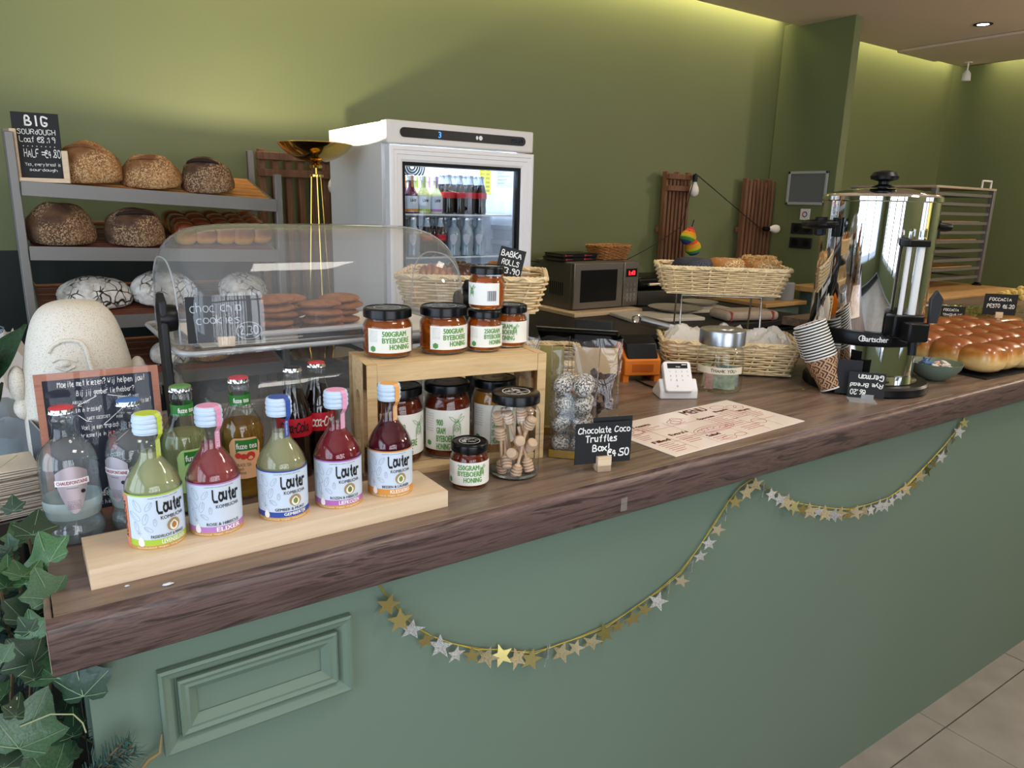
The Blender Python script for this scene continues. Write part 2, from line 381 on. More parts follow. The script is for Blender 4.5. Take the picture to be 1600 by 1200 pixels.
# ---------------------------------------------------------------- counter
cb = struct('counter_body', G().bb(.02, 6.79, .918, 1.62, 0, 1.014), m_face); del cb['kind']
root = thing('sales_counter', 'long sage green sales counter with a dark walnut top and thick front edge', 'counter', (0, 0, 0))
cb.name = 'counter_panel'; cb.parent = root
part('worktop', G().bb(-.004, 2.482, .905, 1.74, 1.045, CT).bb(2.4845, 6.79, .905, 1.74, 1.045, CT).bb(2.9, 4.2, 1.74, 2.05, 1.045, CT).bb(4.2, 6.79, 1.74, 2.05, 1.045, CT), m_top, root, .0008)
def lipseg(x0, x1):
    P = [(.904, 1.045), (.904, CT-.0008), (.9, CT-.0014)]+[(.9-.0115*math.sin(a), CT-.013+.0115*math.cos(a)) for a in (.3, .6, .9, 1.2, 1.5)]+[(.8885, 1.0155), (.892, 1.012), (.918, 1.012), (.918, 1.045)]
    n = len(P); g = G(); V = [(x0, y, z) for y, z in P]+[(x1, y, z) for y, z in P]
    return g.add(V, [tuple(range(n)), tuple(range(n, 2*n))[::-1]]+[(i, n+i, n+(i+1) % n, (i+1) % n) for i in range(n)])
part('edge_trim', lipseg(-.012, 2.482), m_lip, root, angle=50)
part('edge_trim', lipseg(2.4845, 6.79), m_lip, root, angle=50)
part('end_trim', G().bb(-.0125, -.005, .9, 1.74, 1.014, CT-.001), m_top, root, .005, 3)
part('edge_core', G().bb(-.0132, -.0125, .894, 1.6, 1.016, CT-.012), M('raw_chipboard', 'b9a58f', .9), root)
# applied moulding frame on the panel
mo = thing('moulded_panel', 'small rectangular raised moulding frame painted green on the counter front', 'panel', (.2235, .918, .905))
def frame_prof(w, h, prof, g):
    loops = [[(sx*(w/2-i), -y, sz*(h/2-i)) for sx, sz in ((-1, -1), (1, -1), (1, 1), (-1, 1))] for i, y in prof]
    V = [p for l in loops for p in l]; F = []
    for k_ in range(len(loops)-1):
        for j in range(4): F.append((k_*4+j, k_*4+(j+1) % 4, k_*4+4+(j+1) % 4, k_*4+4+j))
    return g.add(V, F)
part('outer_moulding', frame_prof(.257, .124, [(0, 0), (0, .011), (.004, .013), (.007, .010), (.014, .008), (.018, .004), (.02, .001)], G()), m_face, mo, angle=20)
part('inner_moulding', frame_prof(.213, .082, [(0, 0), (0, .009), (.003, .011), (.008, .0085), (.012, .0095), (.016, .006), (.02, .004), (.023, .0015)], G()), m_face, mo, angle=20)
# ---------------------------------------------------------------- back counter and work table
t = thing('back_counter', 'low dark kitchen counter along the back wall behind the sales counter', 'counter')
part('worktop', G().bb(.95, 3.65, 2.38, 3.31, .955, .985), m_black2, t, .003)
part('cabinet', G().bb(.98, 3.62, 2.45, 3.3, 0, .955), M('dark_cabinet', '141312', .7), t)
t = thing('work_table', 'wooden work table carrying the tall tray trolley at the far right', 'table')
m_board = wood('butcher_block', ['a97f4c', 'c39a63', 'b48a55'], (1, 9, 9), 3, .5, .4, .1)
part('tabletop', G().bb(4.1, 5.45, 2.06, 2.88, 1.06, 1.092), m_board, t, .004)
part('panel', G().bb(4.2, 5.4, 2.2, 2.86, 0, 1.06), m_face, t)
t = thing('side_table', 'small green cupboard with a wooden top between pillar and urn', 'table')
part('tabletop', G().bb(3.68, 4.08, 2.72, 3.3, .985, 1.01), m_board, t, .004)
part('panel', G().bb(3.70, 4.06, 2.76, 3.28, 0, .985), m_face, t)
# ---------------------------------------------------------------- bread rack
def crust(name, c, speck, dark, sc=260, amt=.5, allover=False):
    m, N, L, b = newmat(name); v = coords(N, L)
    base = ramp(N, L, noise_n(N, L, v, 9, 4), [(.35, dark), (.62, c)])
    vo = N.new('ShaderNodeTexVoronoi'); vo.inputs['Scale'].default_value = sc; L.new(v, vo.inputs['Vector'])
    sep = N.new('ShaderNodeSeparateColor'); L.new(vo.outputs['Color'], sep.inputs[0])
    th = N.new('ShaderNodeMath'); th.operation = 'GREATER_THAN'; th.inputs[1].default_value = 1-amt; L.new(sep.outputs[0], th.inputs[0])
    patch = N.new('ShaderNodeMath'); patch.operation = 'MULTIPLY'; pr_ = ramp(N, L, noise_n(N, L, v, 6, 2), [(.42, 'ffffff' if allover else '000000'), (.5, 'ffffff')]); L.new(pr_, patch.inputs[0]); L.new(th.outputs[0], patch.inputs[1])
    mx = N.new('ShaderNodeMix'); mx.data_type = 'RGBA'; L.new(patch.outputs[0], mx.inputs[0]); L.new(base, mx.inputs[6])
    L.new(ramp(N, L, sep.outputs[1], [(.2, dark), (.5, speck)]), mx.inputs[7])
    L.new(mx.outputs[2], b.inputs['Base Color']); b.inputs['Roughness'].default_value = .75
    bump_n(N, L, b, vo.outputs['Distance'], .5, .003); return m
m_seed = crust('seeded_crust', 'b5834f', 'cfae80', '7a5030', 300, .55)
m_seed2 = crust('dark_seeded_crust', '86603f', 'b59a78', '3f2a20', 300, .5)
m_plaincrust = crust('baked_crust', 'bb8350', 'd6a878', '6e3f22', 60, .15)
m_burnt = M('burnt_ear', '2c1a14', .8, bump=.5, bs=60, bd=.003)
def floured(name):
    m, N, L, b = newmat(name); v = coords(N, L)
    ns = N.new('ShaderNodeTexNoise'); ns.inputs['Scale'].default_value = 14; L.new(v, ns.inputs['Vector'])
    ad = N.new('ShaderNodeVectorMath'); ad.operation = 'MULTIPLY_ADD'; ad.inputs[1].default_value = (.05, .05, .05); L.new(ns.outputs['Color'], ad.inputs[0]); L.new(v, ad.inputs[2])
    vo = N.new('ShaderNodeTexVoronoi'); vo.feature = 'DISTANCE_TO_EDGE'; vo.inputs['Scale'].default_value = 30; L.new(ad.outputs[0], vo.inputs['Vector'])
    wv = ramp(N, L, noise_n(N, L, v, 40, 3), [(.35, 'cfcac2'), (.6, 'f6f4f0')])
    mx = N.new('ShaderNodeMix'); mx.data_type = 'RGBA'; r_ = ramp(N, L, vo.outputs['Distance'], [(.03, '000000'), (.075, 'ffffff')])
    r2 = ramp(N, L, noise_n(N, L, v, 11, 3), [(.42, 'ffffff'), (.52, '000000')]); mq = N.new('ShaderNodeMath'); mq.operation = 'MAXIMUM'; L.new(r_, mq.inputs[0]); L.new(r2, mq.inputs[1]); r_ = mq.outputs[0]
    L.new(r_, mx.inputs[0]); mx.inputs[6].default_value = lin('2d1d18'); L.new(wv, mx.inputs[7]); L.new(mx.outputs[2], b.inputs['Base Color'])
    b.inputs['Roughness'].default_value = .9; bump_n(N, L, b, r_, .8, .006); return m
m_flour = floured('cracked_floured_crust')
def baked(name, top, side, lo=.35, hi=.75, rough=.28, coat=.4):
    m, N, L, b = newmat(name); v = coords(N, L); geo = N.new('ShaderNodeTexCoord'); sp = N.new('ShaderNodeSeparateXYZ'); L.new(geo.outputs['Generated'], sp.inputs[0])
    ad = N.new('ShaderNodeMath'); ad.operation = 'ADD'; mu = N.new('ShaderNodeMath'); mu.operation = 'MULTIPLY_ADD'; mu.inputs[1].default_value = .5; mu.inputs[2].default_value = -.25
    L.new(noise_n(N, L, v, 18, 4), mu.inputs[0]); L.new(sp.outputs['Z'], ad.inputs[0]); L.new(mu.outputs[0], ad.inputs[1])
    L.new(ramp(N, L, ad.outputs[0], [(lo, side), ((lo+hi)/2, top[0]), (hi, top[1])]), b.inputs['Base Color'])
    b.inputs['Roughness'].default_value = rough; b.inputs['Coat Weight'].default_value = coat
    bump_n(N, L, b, noise_n(N, L, v, 130, 3), .2, .001); return m
m_bun = baked('glazed_bun_crust', ('c27f34', '8c4a1e'), 'ecc884', .4, .82)
m_bun2 = baked('golden_roll_crust', ('a85c22', '6a2f14'), 'e2a64c')

rack = thing('bread_rack', 'tall grey metal bread rack with sloping slatted wooden shelves by the wall', 'shelf', (0, 0, 0))
X0, X1, YF, YB = .045, .868, 2.85, 3.2
m_rack = M('grey_steel', '7c7a78', .45, .5, bump=.05, bs=100)
for x, zt in ((X0, 1.73), (X1, 1.635)):
    part('post', G().bb(x-.013, x+.013, YF-.013, YF+.013, 0, zt), m_rack, rack, .003)
    part('post', G().bb(x-.013, x+.013, YB-.013, YB+.013, 0, zt+.1 if x > .5 else zt+.03), m_rack, rack, .003)
SH = [(1.581, 1.541), (1.379, 1.355), (1.145, 1.135), (.925, .925)]
for i, (za, zb) in enumerate(SH):
    dz = zb-za; an = math.atan2(dz, X1-X0); tilt = .085
    f = part('front_rail', G().box(((X0+X1)/2, YF-.02, (za+zb)/2-.02), (X1-X0-.028, .006, .045), (0, -an, 0)), m_rack, rack, .001)
    for x, z in ((X0+.02, za), (X1-.02, zb)): part('side_rail', G().tube([(x, YF-.01, z-.004), (x, YB, z-.004+tilt)], .006, 4), m_rack, rack)
    for k in range(6):
        y = YF+.022+k*.058; zz = (za+zb)/2-.008+tilt*(y-YF)/(YB-YF)
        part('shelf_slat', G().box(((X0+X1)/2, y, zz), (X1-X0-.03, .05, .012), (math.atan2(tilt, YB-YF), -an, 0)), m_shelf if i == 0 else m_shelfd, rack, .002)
def shz(i, x, y): za, zb = SH[i]; return za+(zb-za)*(x-X0)/(X1-X0)+.085*(y-YF)/(YB-YF)+.002
def loaf(name, label, x, y, i, rx, ry, rz, m, seed, grp, rzz=0, ear=0, crackm=None, amp=.07):
    t = thing(name, label, 'bread', (x, y, shz(i, x, y)), 0, grp, (.2, 0, rzz))
    fn = lambda d: (1+amp*noise.noise(d*1.6+Vector((seed, 0, 0)))*1.6+.025*noise.noise(d*6+Vector((seed, 3, 0))))*(1 if d.z > -.3 else 1-.25*(-.3-d.z))
    g = G().ball((0, 0, 0), (rx, ry, rz), 44, 30, fn=fn); zc = rz*.5
    g.v = [(p[0], p[1], (p[2] if p[2] > -zc*.6 else -zc*.6+(p[2]+zc*.6)*.25)+zc*.72) for p in g.v]
    part('crust', g, m, t, angle=70)
    if ear:
        pts = [(rx*.62*math.cos(a), -ry*(.25+.25*math.sin(a)), rz*(1.05+.24*math.sin(a))) for a in [PI*q/10 for q in range(1, 10)]]
        part('score_bloom', G().ball((0, -ry*.34, rz*.97), (rx*.52, ry*.40, rz*.34), 22, 14, fn=lambda d: 1+.12*noise.noise(d*2+Vector((seed, 0, 1)))), m_plaincrust if ear == 1 else m_seed2, t, angle=80, rot=(-.25, 0, .2))
        part('score_ear', G().tube([Vector(p) for p in pts], .009, 7, rs=[.002+(.005 if ear == 2 else .0025)*math.sin(PI*(q+1)/10) for q in range(9)]), m_burnt if ear == 2 else m_plaincrust, t)
    return t
A = 'seeded sourdough loaves on the top shelf'
loaf('sourdough_loaf', 'pale seeded sourdough loaf beside the big price sign on the top shelf', .262, 2.93, 0, .100, .085, .092, m_seed, 1, A, -.35, 1)
loaf('sourdough_loaf', 'seeded sourdough loaf, middle of the three on the top shelf', .450, 2.925, 0, .098, .08, .078, m_seed, 5, A, -.3, 1)
loaf('sourdough_loaf', 'dark sourdough loaf with a burnt raised ear, right end of the top shelf', .637, 2.92, 0, .092, .088, .088, m_seed2, 9, A, -.5, 2)
A = 'round dark loaves on the second shelf'
loaf('round_loaf', 'round dark seeded loaf at the left end of the second shelf', .155, 2.92, 1, .108, .095, .092, m_seed2, 12, A, .2)
loaf('round_loaf', 'round speckled loaf beside the golden pull-apart bread on second shelf', .38, 2.92, 1, .10, .09, .088, m_seed2, 17, A, 0, 2)
A = 'white floured loaves on the third shelf'
loaf('floured_loaf', 'white floured cracked loaf at the left end of the third shelf', .24, 2.97, 2, .118, .1, .068, m_flour, 21, A, 0, amp=.04)
loaf('floured_loaf', 'white floured cracked loaf, taller, just left of the cake dome stand', .46, 2.97, 2, .118, .1, .082, m_flour, 25, A, .4, amp=.04)
loaf('floured_loaf', 'white floured cracked loaf seen through the cake dome', .745, 2.97, 2, .105, .09, .07, m_flour, 31, A, .9, amp=.04)
A = 'floured loaves on the lowest shelf'
loaf('small_floured_loaf', 'small floured loaf low on the rack left of the dome stand', .475, 2.95, 3, .08, .07, .055, m_flour, 33, A, .1)
loaf('small_floured_loaf', 'brown floured loaf low on the rack behind the dome stand', .60, 2.94, 3, .07, .06, .045, m_seed, 37, A, .1)
# pull-apart bread (second shelf): every roll is a part
def roll_slab(name, label, loc, rz, nx, ny, dx, dy, h, m, rot=None, cat='bread', rnd=3, arch=.0):
    t = thing(name, label, cat, loc, rz, None, rot); rr = random.Random(rnd)
    fn = lambda d: 1/((abs(d.x)**4.5+abs(d.y)**4.5+abs(d.z)**2.4+1e-6)**(1/3.4))
    mes = [G().ball((0, 0, 0), (dx*.53, dy*.53, h*.52), 18, 12, fn=fn).mesh('roll', m, 60)]
    for j in range(ny):
        for i in range(nx):
            u = (i-(nx-1)/2)/max(1, nx/2); v_ = (j-(ny-1)/2)/max(1, ny/2); k_ = 1-arch*(u*u+v_*v_)
            o = put(mes[0], 'roll', t, ((i-(nx-1)/2)*dx+(j % 2)*dx*.0+rr.uniform(-.003, .003), (j-(ny-1)/2)*dy+rr.uniform(-.003, .003), h*.5*k_), (rr.uniform(-.08, .08), rr.uniform(-.08, .08), rr.uniform(-.1, .1)))
            o.scale = (rr.uniform(.97, 1.06), rr.uniform(.97, 1.06), k_*rr.uniform(.94, 1.08))
    return t
roll_slab('pull_apart_bread', 'golden brown pull-apart bread of many rolls on the second shelf', (.675, 3.01, shz(1, .675, 3.01)), .04, 5, 4, .068, .062, .075, m_bun2, (.235, 0, .04))
# price board on the top shelf
t = thing('price_board', 'tall black chalk sign for big sourdough in a wooden stand, top of the rack', 'sign', (.0, 0, 0)); t.location = (.118, 2.855, 1.585); t.rotation_euler = (0, 0, -.12)
part('board', G().box((0, .012, .105), (.128, .004, .205), (-.08, 0, 0)), m_slate, t, .0005)
part('stand', G().bb(-.08, .08, -.02, .035, -.006, .008), m_beech, t, .002)
for x, hh in ((-.062, .155), (.071, .095)): part('upright', G().bb(x-.009, x+.009, -.006, .006, .005, hh), m_beech, t, .002)
fn = lambda u, v: (u, .0086+(v-.105)*.08, v)
g = G()
for s, x0, y0, x1, y1, wd in (('BIG', -.03, .165, .035, .2, 1.2), ('SOURdOUGH', -.052, .14, .052, .158, .8), ('Loaf €8.19', -.048, .116, .05, .136, .8), ('HALF =€4.80', -.04, .07, .06, .098, .8), ('Yes, every bread is', -.04, .042, .056, .056, .8), ('sourdough', -.03, .026, .046, .038, .8)):
    onto(fit(scribe(s, wd), x0, y0, x1, y1), fn, g)
for i in range(8): onto(rect(-.04+i*.012, .104, -.0375+i*.012, .1065), fn, g)
part('lettering', g, m_chalk, t, smooth=False)

# ---------------------------------------------------------------- slatted wall panels with bulbs
def slat_panel(label, x0, x1, z1, n, topbars=True, tilt=0):
    t = thing('slatted_wall_panel', label, 'panel', ((x0+x1)/2, 3.39, 0), 0, 'slatted wooden panels on the back wall')
    w_ = x1-x0; sw = w_/n*(.48 if n > 9 else .6)
    for i in range(n):
        x = -w_/2+(i+.5)*w_/n; part('slat', G().bb(x-sw/2, x+sw/2, -.045, -.01, .72+.002*i, z1-(0.012*(i % 3))), m_slat, t, .002)
    if topbars:
        for z in (z1-.03, z1-.1): part('cross_bar', G().bb(-w_/2, w_/2, -.075, -.045, z-.016, z+.016), m_slat, t, .002)
    part('back_bar', G().bb(-w_/2, w_/2, -.01, .01, .9, .93).bb(-w_/2, w_/2, -.01, .01, 1.4, 1.43), m_slat, t)
    return t
slat_panel('wide slatted wooden panel behind the brass bowl lamp', .93, 1.50, 1.755, 10)
slat_panel('slatted wooden panel between fridge and the right-hand panel', 3.41, 3.64, 1.768, 7)
slat_panel('slatted wooden panel closest to the pillar', 4.17, 4.49, 1.757, 8, False)
m_bulb = M('opal_bulb', 'f4f2ee', .25)
def bulb(label, loc, rot, grp='bulbs of the string light'):
    t = thing('light_bulb', label, 'light bulb', loc, 0, grp, rot)
    part('socket', G().lathe([(0, .0), (.014, .0), (.016, .01), (.015, .045), (.0, .046)], 16), m_black, t)
    part('globe', G().lathe([(.012, .044), (.014, .055), (.026, .08), (.03, .1), (.026, .12), (.014, .132), (0, .135)], 20), m_bulb, t, angle=80)
bulb('white bulb of the string light hanging beside the brass bowl', (1.255, 3.27, 1.70), (PI-.25, .12, 0))
bulb('white bulb of the string light at the top of the narrow panel', (3.60, 3.28, 1.755), (PI, 0, 0))
bulb('white bulb of the string light lying sideways on the panel near the pillar', (4.32, 3.28, 1.425), (PI/2, 0, 1.35))
g = G()
def sag(a, b, s, n=14): a = Vector(a); b = Vector(b); return [a.lerp(b, i/n)-Vector((0, 0, s*4*(i/n)*(1-i/n))) for i in range(n+1)]
g.tube(sag((1.26, 3.28, 1.71), (2.45, 3.3, 1.24), .10), .003, 5).tube(sag((2.45, 3.3, 1.24), (2.95, 3.3, 1.24), .05), .003, 5).tube(sag((2.95, 3.3, 1.2), (3.49, 3.26, 1.44), .02), .003, 5).tube(sag((3.49, 3.26, 1.44), (3.6, 3.28, 1.76), .0), .003, 5).tube(sag((3.6, 3.28, 1.76), (4.3, 3.3, 1.43), -.0), .003, 5)
tag(part('electric_cable', g, m_black2), 'thin black cord of the string light along the back wall', 'cord')
def knit(name, cols):
    m, N, L, b = newmat(name); tc = N.new('ShaderNodeTexCoord'); sp = N.new('ShaderNodeSeparateXYZ'); L.new(tc.outputs['Generated'], sp.inputs[0])
    r = N.new('ShaderNodeValToRGB'); e = r.color_ramp.elements; r.color_ramp.interpolation = 'CONSTANT'
    while len(e) < len(cols): e.new(.5)
    for i, c in enumerate(cols): e[i].position = i/len(cols); e[i].color = lin(c)
    L.new(sp.outputs['Z'], r.inputs['Fac']); L.new(r.outputs['Color'], b.inputs['Base Color']); b.inputs['Roughness'].default_value = .9
    bump_n(N, L, b, noise_n(N, L, coords(N, L), 220, 2), .6, .002); return m
m_knit = knit('rainbow_knit', ['3a4fa0', '4f9a4a', 'd9c934', 'e8a02c', 'e05a2c', 'c02850'])
for lab, loc, rot in (('rainbow knitted hanging ornament on the narrow slatted panel, upper one', (3.50, 3.22, 1.33), (0, .35, 0)), ('rainbow knitted hanging ornament, lower one beside the first', (3.56, 3.2, 1.27), (0, -.4, 0))):
    t = thing('knitted_ornament', lab, 'ornament', loc, 0, 'rainbow knitted ornaments', rot)
    part('body', G().lathe([(0, 0), (.03, .004), (.05, .03), (.048, .06), (.03, .09), (.014, .11), (0, .115)], 18), m_knit, t, angle=80)
    part('loop', G().tube([(0, 0, .11), (.0, 0, .16)], .003, 5), m_black, t)

# ---------------------------------------------------------------- brass bowl lamp
t = thing('brass_lamp', 'polished brass bowl floor lamp on thin rods between rack and fridge', 'lamp', (.93, 2.6, .985))
R_ = .128
bowl = [(R_*math.sin(a)/math.sin(1.05), 0.750-.062*(math.cos(a)-math.cos(1.05))/(1-math.cos(1.05))) for a in [1.05*i/12 for i in range(13)]]
part('bowl', G().lathe([(r, z) for r, z in bowl]+[(R_-.002, 0.7515)]+[(max(0, r-.0025), z+.002) for r, z in bowl[::-1]], 48), m_brass, t, angle=50)
part('cap', G().lathe([(0, 0.670), (.02, 0.670), (.022, 0.679), (0, 0.690)], 20), m_brass, t)
part('collar', G().lathe([(0, 0.640), (.025, 0.640), (.025, 0.647), (.004, 0.650), (.004, 0.675)], 20), m_brass, t)
for a in (0.3, 2.4, 4.5): part('rod', G().tube([(.018*math.cos(a), .018*math.sin(a), 0.643), (.05*math.cos(a), .05*math.sin(a), .02)], .0024, 6), m_brass, t)
part('base', G().lathe([(0, 0), (.12, 0), (.12, .012), (.02, .022), (0, .022)], 28), m_brass, t)
part('lamp', G().ball((0, 0, 0.707), .012, 12, 8), M('lamp_glow2', 'ffd98a', .5, emis=20), t)
light('brass_lamp_light', 'POINT', (.93, 2.6, 1.716), 30, (1.0, .84, .54), size=.01)
# ---------------------------------------------------------------- bottle makers (front looks along -Y)
def crown(t, z, r, m, teeth=21):
    V = []; n = teeth*2
    pr = [(0, z+.0068), (r*.75, z+.0066), (r*.92, z+.0055), (r*.98, z+.004)]
    g = G().lathe(pr[::-1]+[], 28)
    part('cap_top', g, m, t, angle=60)
    g = G(); V = []; F = []
    for j, (zz, amp) in enumerate(((z+.004, 0), (z+.001, .03), (z-.002, .09))):
        for i in range(n): a = 2*PI*i/n; q = r*(.98+amp*(1 if i % 2 else -.2)); V.append((q*math.cos(a), q*math.sin(a), zz))
    for j in range(2):
        for i in range(n): F.append((j*n+i, (j+1)*n+i, (j+1)*n+(i+1) % n, j*n+(i+1) % n))
    part('cap_skirt', g.add(V, F), m_chrome, t, angle=20)
def inner(pr, d, z0, z1):
    out = [(0, z0)]; rs = lambda z: max(.001, _ip(pr, z)-d)
    zs = [z0]+[z for r, z in pr if z0 < z < z1]+[z1]
    return out+[(rs(z), z) for z in zs]+[(0, z1)]
def _ip(pr, z):
    for (r0, a), (r1, b) in zip(pr, pr[1:]):
        if a <= z <= b and b > a: return r0+(r1-r0)*(z-a)/(b-a)
    return pr[-1][0]
def smoothp(pr, k=2):
    for _ in range(k):
        q = [pr[0]]
        for a, b in zip(pr, pr[1:]): q += [(a[0]*.75+b[0]*.25, a[1]*.75+b[1]*.25), (a[0]*.25+b[0]*.75, a[1]*.25+b[1]*.75)]
        pr = q+[pr[-1]]
    return pr
def band(r, z0, z1, a0, a1, n=18, d=.0005): return onto(rect(r*a0, z0, r*a1, z1, n), cyl_map(r, 0, d))

P_KOM = smoothp([(.029, 0), (.0335, .003), (.034, .008), (.034, .082), (.034, .088), (.0275, .103), (.0145, .121), (.0125, .130), (.012, .156), (.0135, .160)], 2)
def kombucha(label, loc, colr, bandc, sealc, title, sub, rz, stripe=False, leaf='7d8a3a', level=.131, qr=False):
    t = thing('kombucha_bottle', label, 'bottle', loc, rz, 'kombucha bottles in the beech holder')
    part('bottle_glass', G().lathe([(0, .001)]+P_KOM, 36), m_glass, t, angle=60)
    part('drink', G().lathe(inner(P_KOM, .0014, .004, level), 32), liquid('drink_'+colr, colr, .32), t, angle=50)
    m_lab = M('pale_blue_label', 'cfdcec', .5); mb = M('band_'+bandc, bandc, .5)
    lb = part('label', band(.0342, .008, .0825, -1.75, 1.75, 30), m_lab, t)
    part('label_band', band(.0342, .0135, .0215, -1.75, 1.75, 30, .0008), mb, lb)
    g = band(.0342, .008, .0135, -1.75, 1.75, 30, .0008); part('label_gold_band', g, M('kraft_gold', 'c79a55', .5), lb)
    part('label_top_line', band(.0342, .0805, .0825, -1.75, 1.75, 30, .0008), mb, lb)
    fn = cyl_map(.0342, 0, .0011)
    g = G(); onto(fit(scribe('Louter', 1.5, jit=.4), -.003, .0545, .034, .0745), fn, g); onto(fit(printed('KOMBUCHA', .015), .001, .0475, .033, .0525), fn, g)
    onto(fit(printed('CRAFTED IN SMALL BATCHES'), -.012, .0772, .026, .0785), fn, g)
    onto(fit(printed(title, .02), -.012, .0232, .031, .0275), fn, g)
    part('lettering', g, m_ink, lb, smooth=False)
    g = G(); onto(fit(printed(sub, .03), .0, .0145, .033, .0205), fn, g); onto(fit(printed('Sprankelend  Vegan  Ongefilterd'), -.03, .0094, .032, .012), fn, g)
    onto(polyf([(-.024+.004*math.cos(a)*(1-.3*math.sin(a)), .019+.0065*math.sin(a)) for a in [2*PI*i/10 for i in range(10)]]), cyl_map(.0342, 0, .0012), g)
    part('band_lettering', g, M('white_ink', 'f4f2ee', .6), lb, smooth=False)
    if not qr:
        cx, cz = .0165, .0375; g = G()
        ring = [(cx+.0088*math.cos(a), cz+.0088*math.sin(a)) for a in [2*PI*i/22 for i in range(22)]]
        onto(polyf(ring), fn, g); part('emblem', g, M('emblem_gold', 'a89062', .5), lb, smooth=False)
        g = G(); onto(polyf([(cx+.0058*math.sin(a)*(1 if math.cos(a) < .2 else .75), cz-.001+.0068*math.cos(a)) for a in [2*PI*i/18 for i in range(18)]]), cyl_map(.0342, 0, .0014), g); part('emblem_drop', g, M('white_ink', 'f4f2ee', .6), lb, smooth=False)
        g = G(); onto(polyf([(cx, cz+.0045), (cx+.0032, cz+.001), (cx+.003, cz-.003), (cx, cz-.0055), (cx-.003, cz-.003), (cx-.0032, cz+.001)]), cyl_map(.0342, 0, .0017), g); part('emblem_leaf', g, M('leaf_'+leaf, leaf, .5), lb, smooth=False)
    # line drawings of leaves at the left of the label
    L_ = []
    for (cx, cy, s, ro) in ((-.026, .068, .009, .5), (-.012, .067, .007, -.6), (-.03, .054, .009, .9), (-.017, .05, .008, -.3), (-.029, .04, .007, .2), (-.014, .036, .006, 1.0), (-.006, .045, .005, 0)):
        pts = [(s*math.sin(a)*.42, s*math.cos(a)) for a in [2*PI*i/10 for i in range(11)]]
        L_.append([(cx+x*math.cos(ro)-y*math.sin(ro), cy+x*math.sin(ro)+y*math.cos(ro)) for x, y in pts]); L_.append([(cx, cy-s*.2), (cx-math.sin(ro)*s, cy+math.cos(ro)*s)])
    for i in range(6): a = i*PI/3; L_.append([(-.026, .031), (-.026+.0035*math.cos(a), .031+.0035*math.sin(a))])
    part('leaf_drawing', onto(ribbon(L_, .0003), fn), M('grey_ink', '7c8794', .6), lb, smooth=False)
    if stripe:
        part('side_stripe', band(.0342, .0085, .0805, -1.75, -1.2, 6, .001), M('salmon', 'e58a6a', .5), lb)
        V, F = fit(printed('KOMBUCHA', .02), 0, 0, .05, .009); onto(([(-.0500+(.0045-y)+.0005, .022+x) for x, y in V], F), cyl_map(.0342, 0, .0014), g := G()); part('side_lettering', g, m_ink, lb, smooth=False)
    pr = [(.0168, .1555)]
    for i in range(3): z = .157+i*.0065; pr += [(.0168, z), (.0180, z+.0015), (.0180, z+.0042), (.0168, z+.0057)]
    pr += [(.0172, .1765), (.0168, .1795), (.015, .181), (0, .181)]
    cp = part('cap', G().lathe(pr, 30), m_white, t, angle=25); cp.data.materials.clear(); cp.data.materials.append(M('pale_blue_cap', 'c4d6ea', .4))
    ms = M('seal_'+sealc, sealc, .55, var=.1, vs_=300)
    part('seal_disc', G().lathe([(0, .1814), (.0135, .1814), (.0138, .181)], 24), ms, cp)
    g = G(); path = [(.008, .1818), (.0145, .1818), (.0186, .178), (.0186, .155), (.0135, .147), (.0132, .126), (.0135, .124)]
    W = .0042; a = .75; V = []
    for r, z in path:
        for s in (-1, 1): V.append((r*math.sin(a)-s*W*math.cos(a)*-1, -r*math.cos(a)+s*W*math.sin(a), z))
    g.add(V, [(2*i, 2*i+1, 2*i+3, 2*i+2) for i in range(len(path)-1)])
    sl = part('seal_strip', g, ms, cp, angle=20)
    V, F = fit(printed('GEMBERTJE' if 'GEMB' in sub else sub.split()[0] if sub else 'LOUTER', .02), 0, 0, .022, .004)
    def sm(x, y): z = .1265+x; r = .0192 if z > .155 else .0136+.005*max(0, (z-.147)/.008); return ((r+.0003)*math.sin(a)+(y-.002)*-math.cos(a)*1, -(r+.0003)*math.cos(a)+(y-.002)*-math.sin(a), z)
    part('seal_lettering', onto((V, F), sm), M('white_ink', 'f4f2ee', .6), sl, smooth=False)
    return t
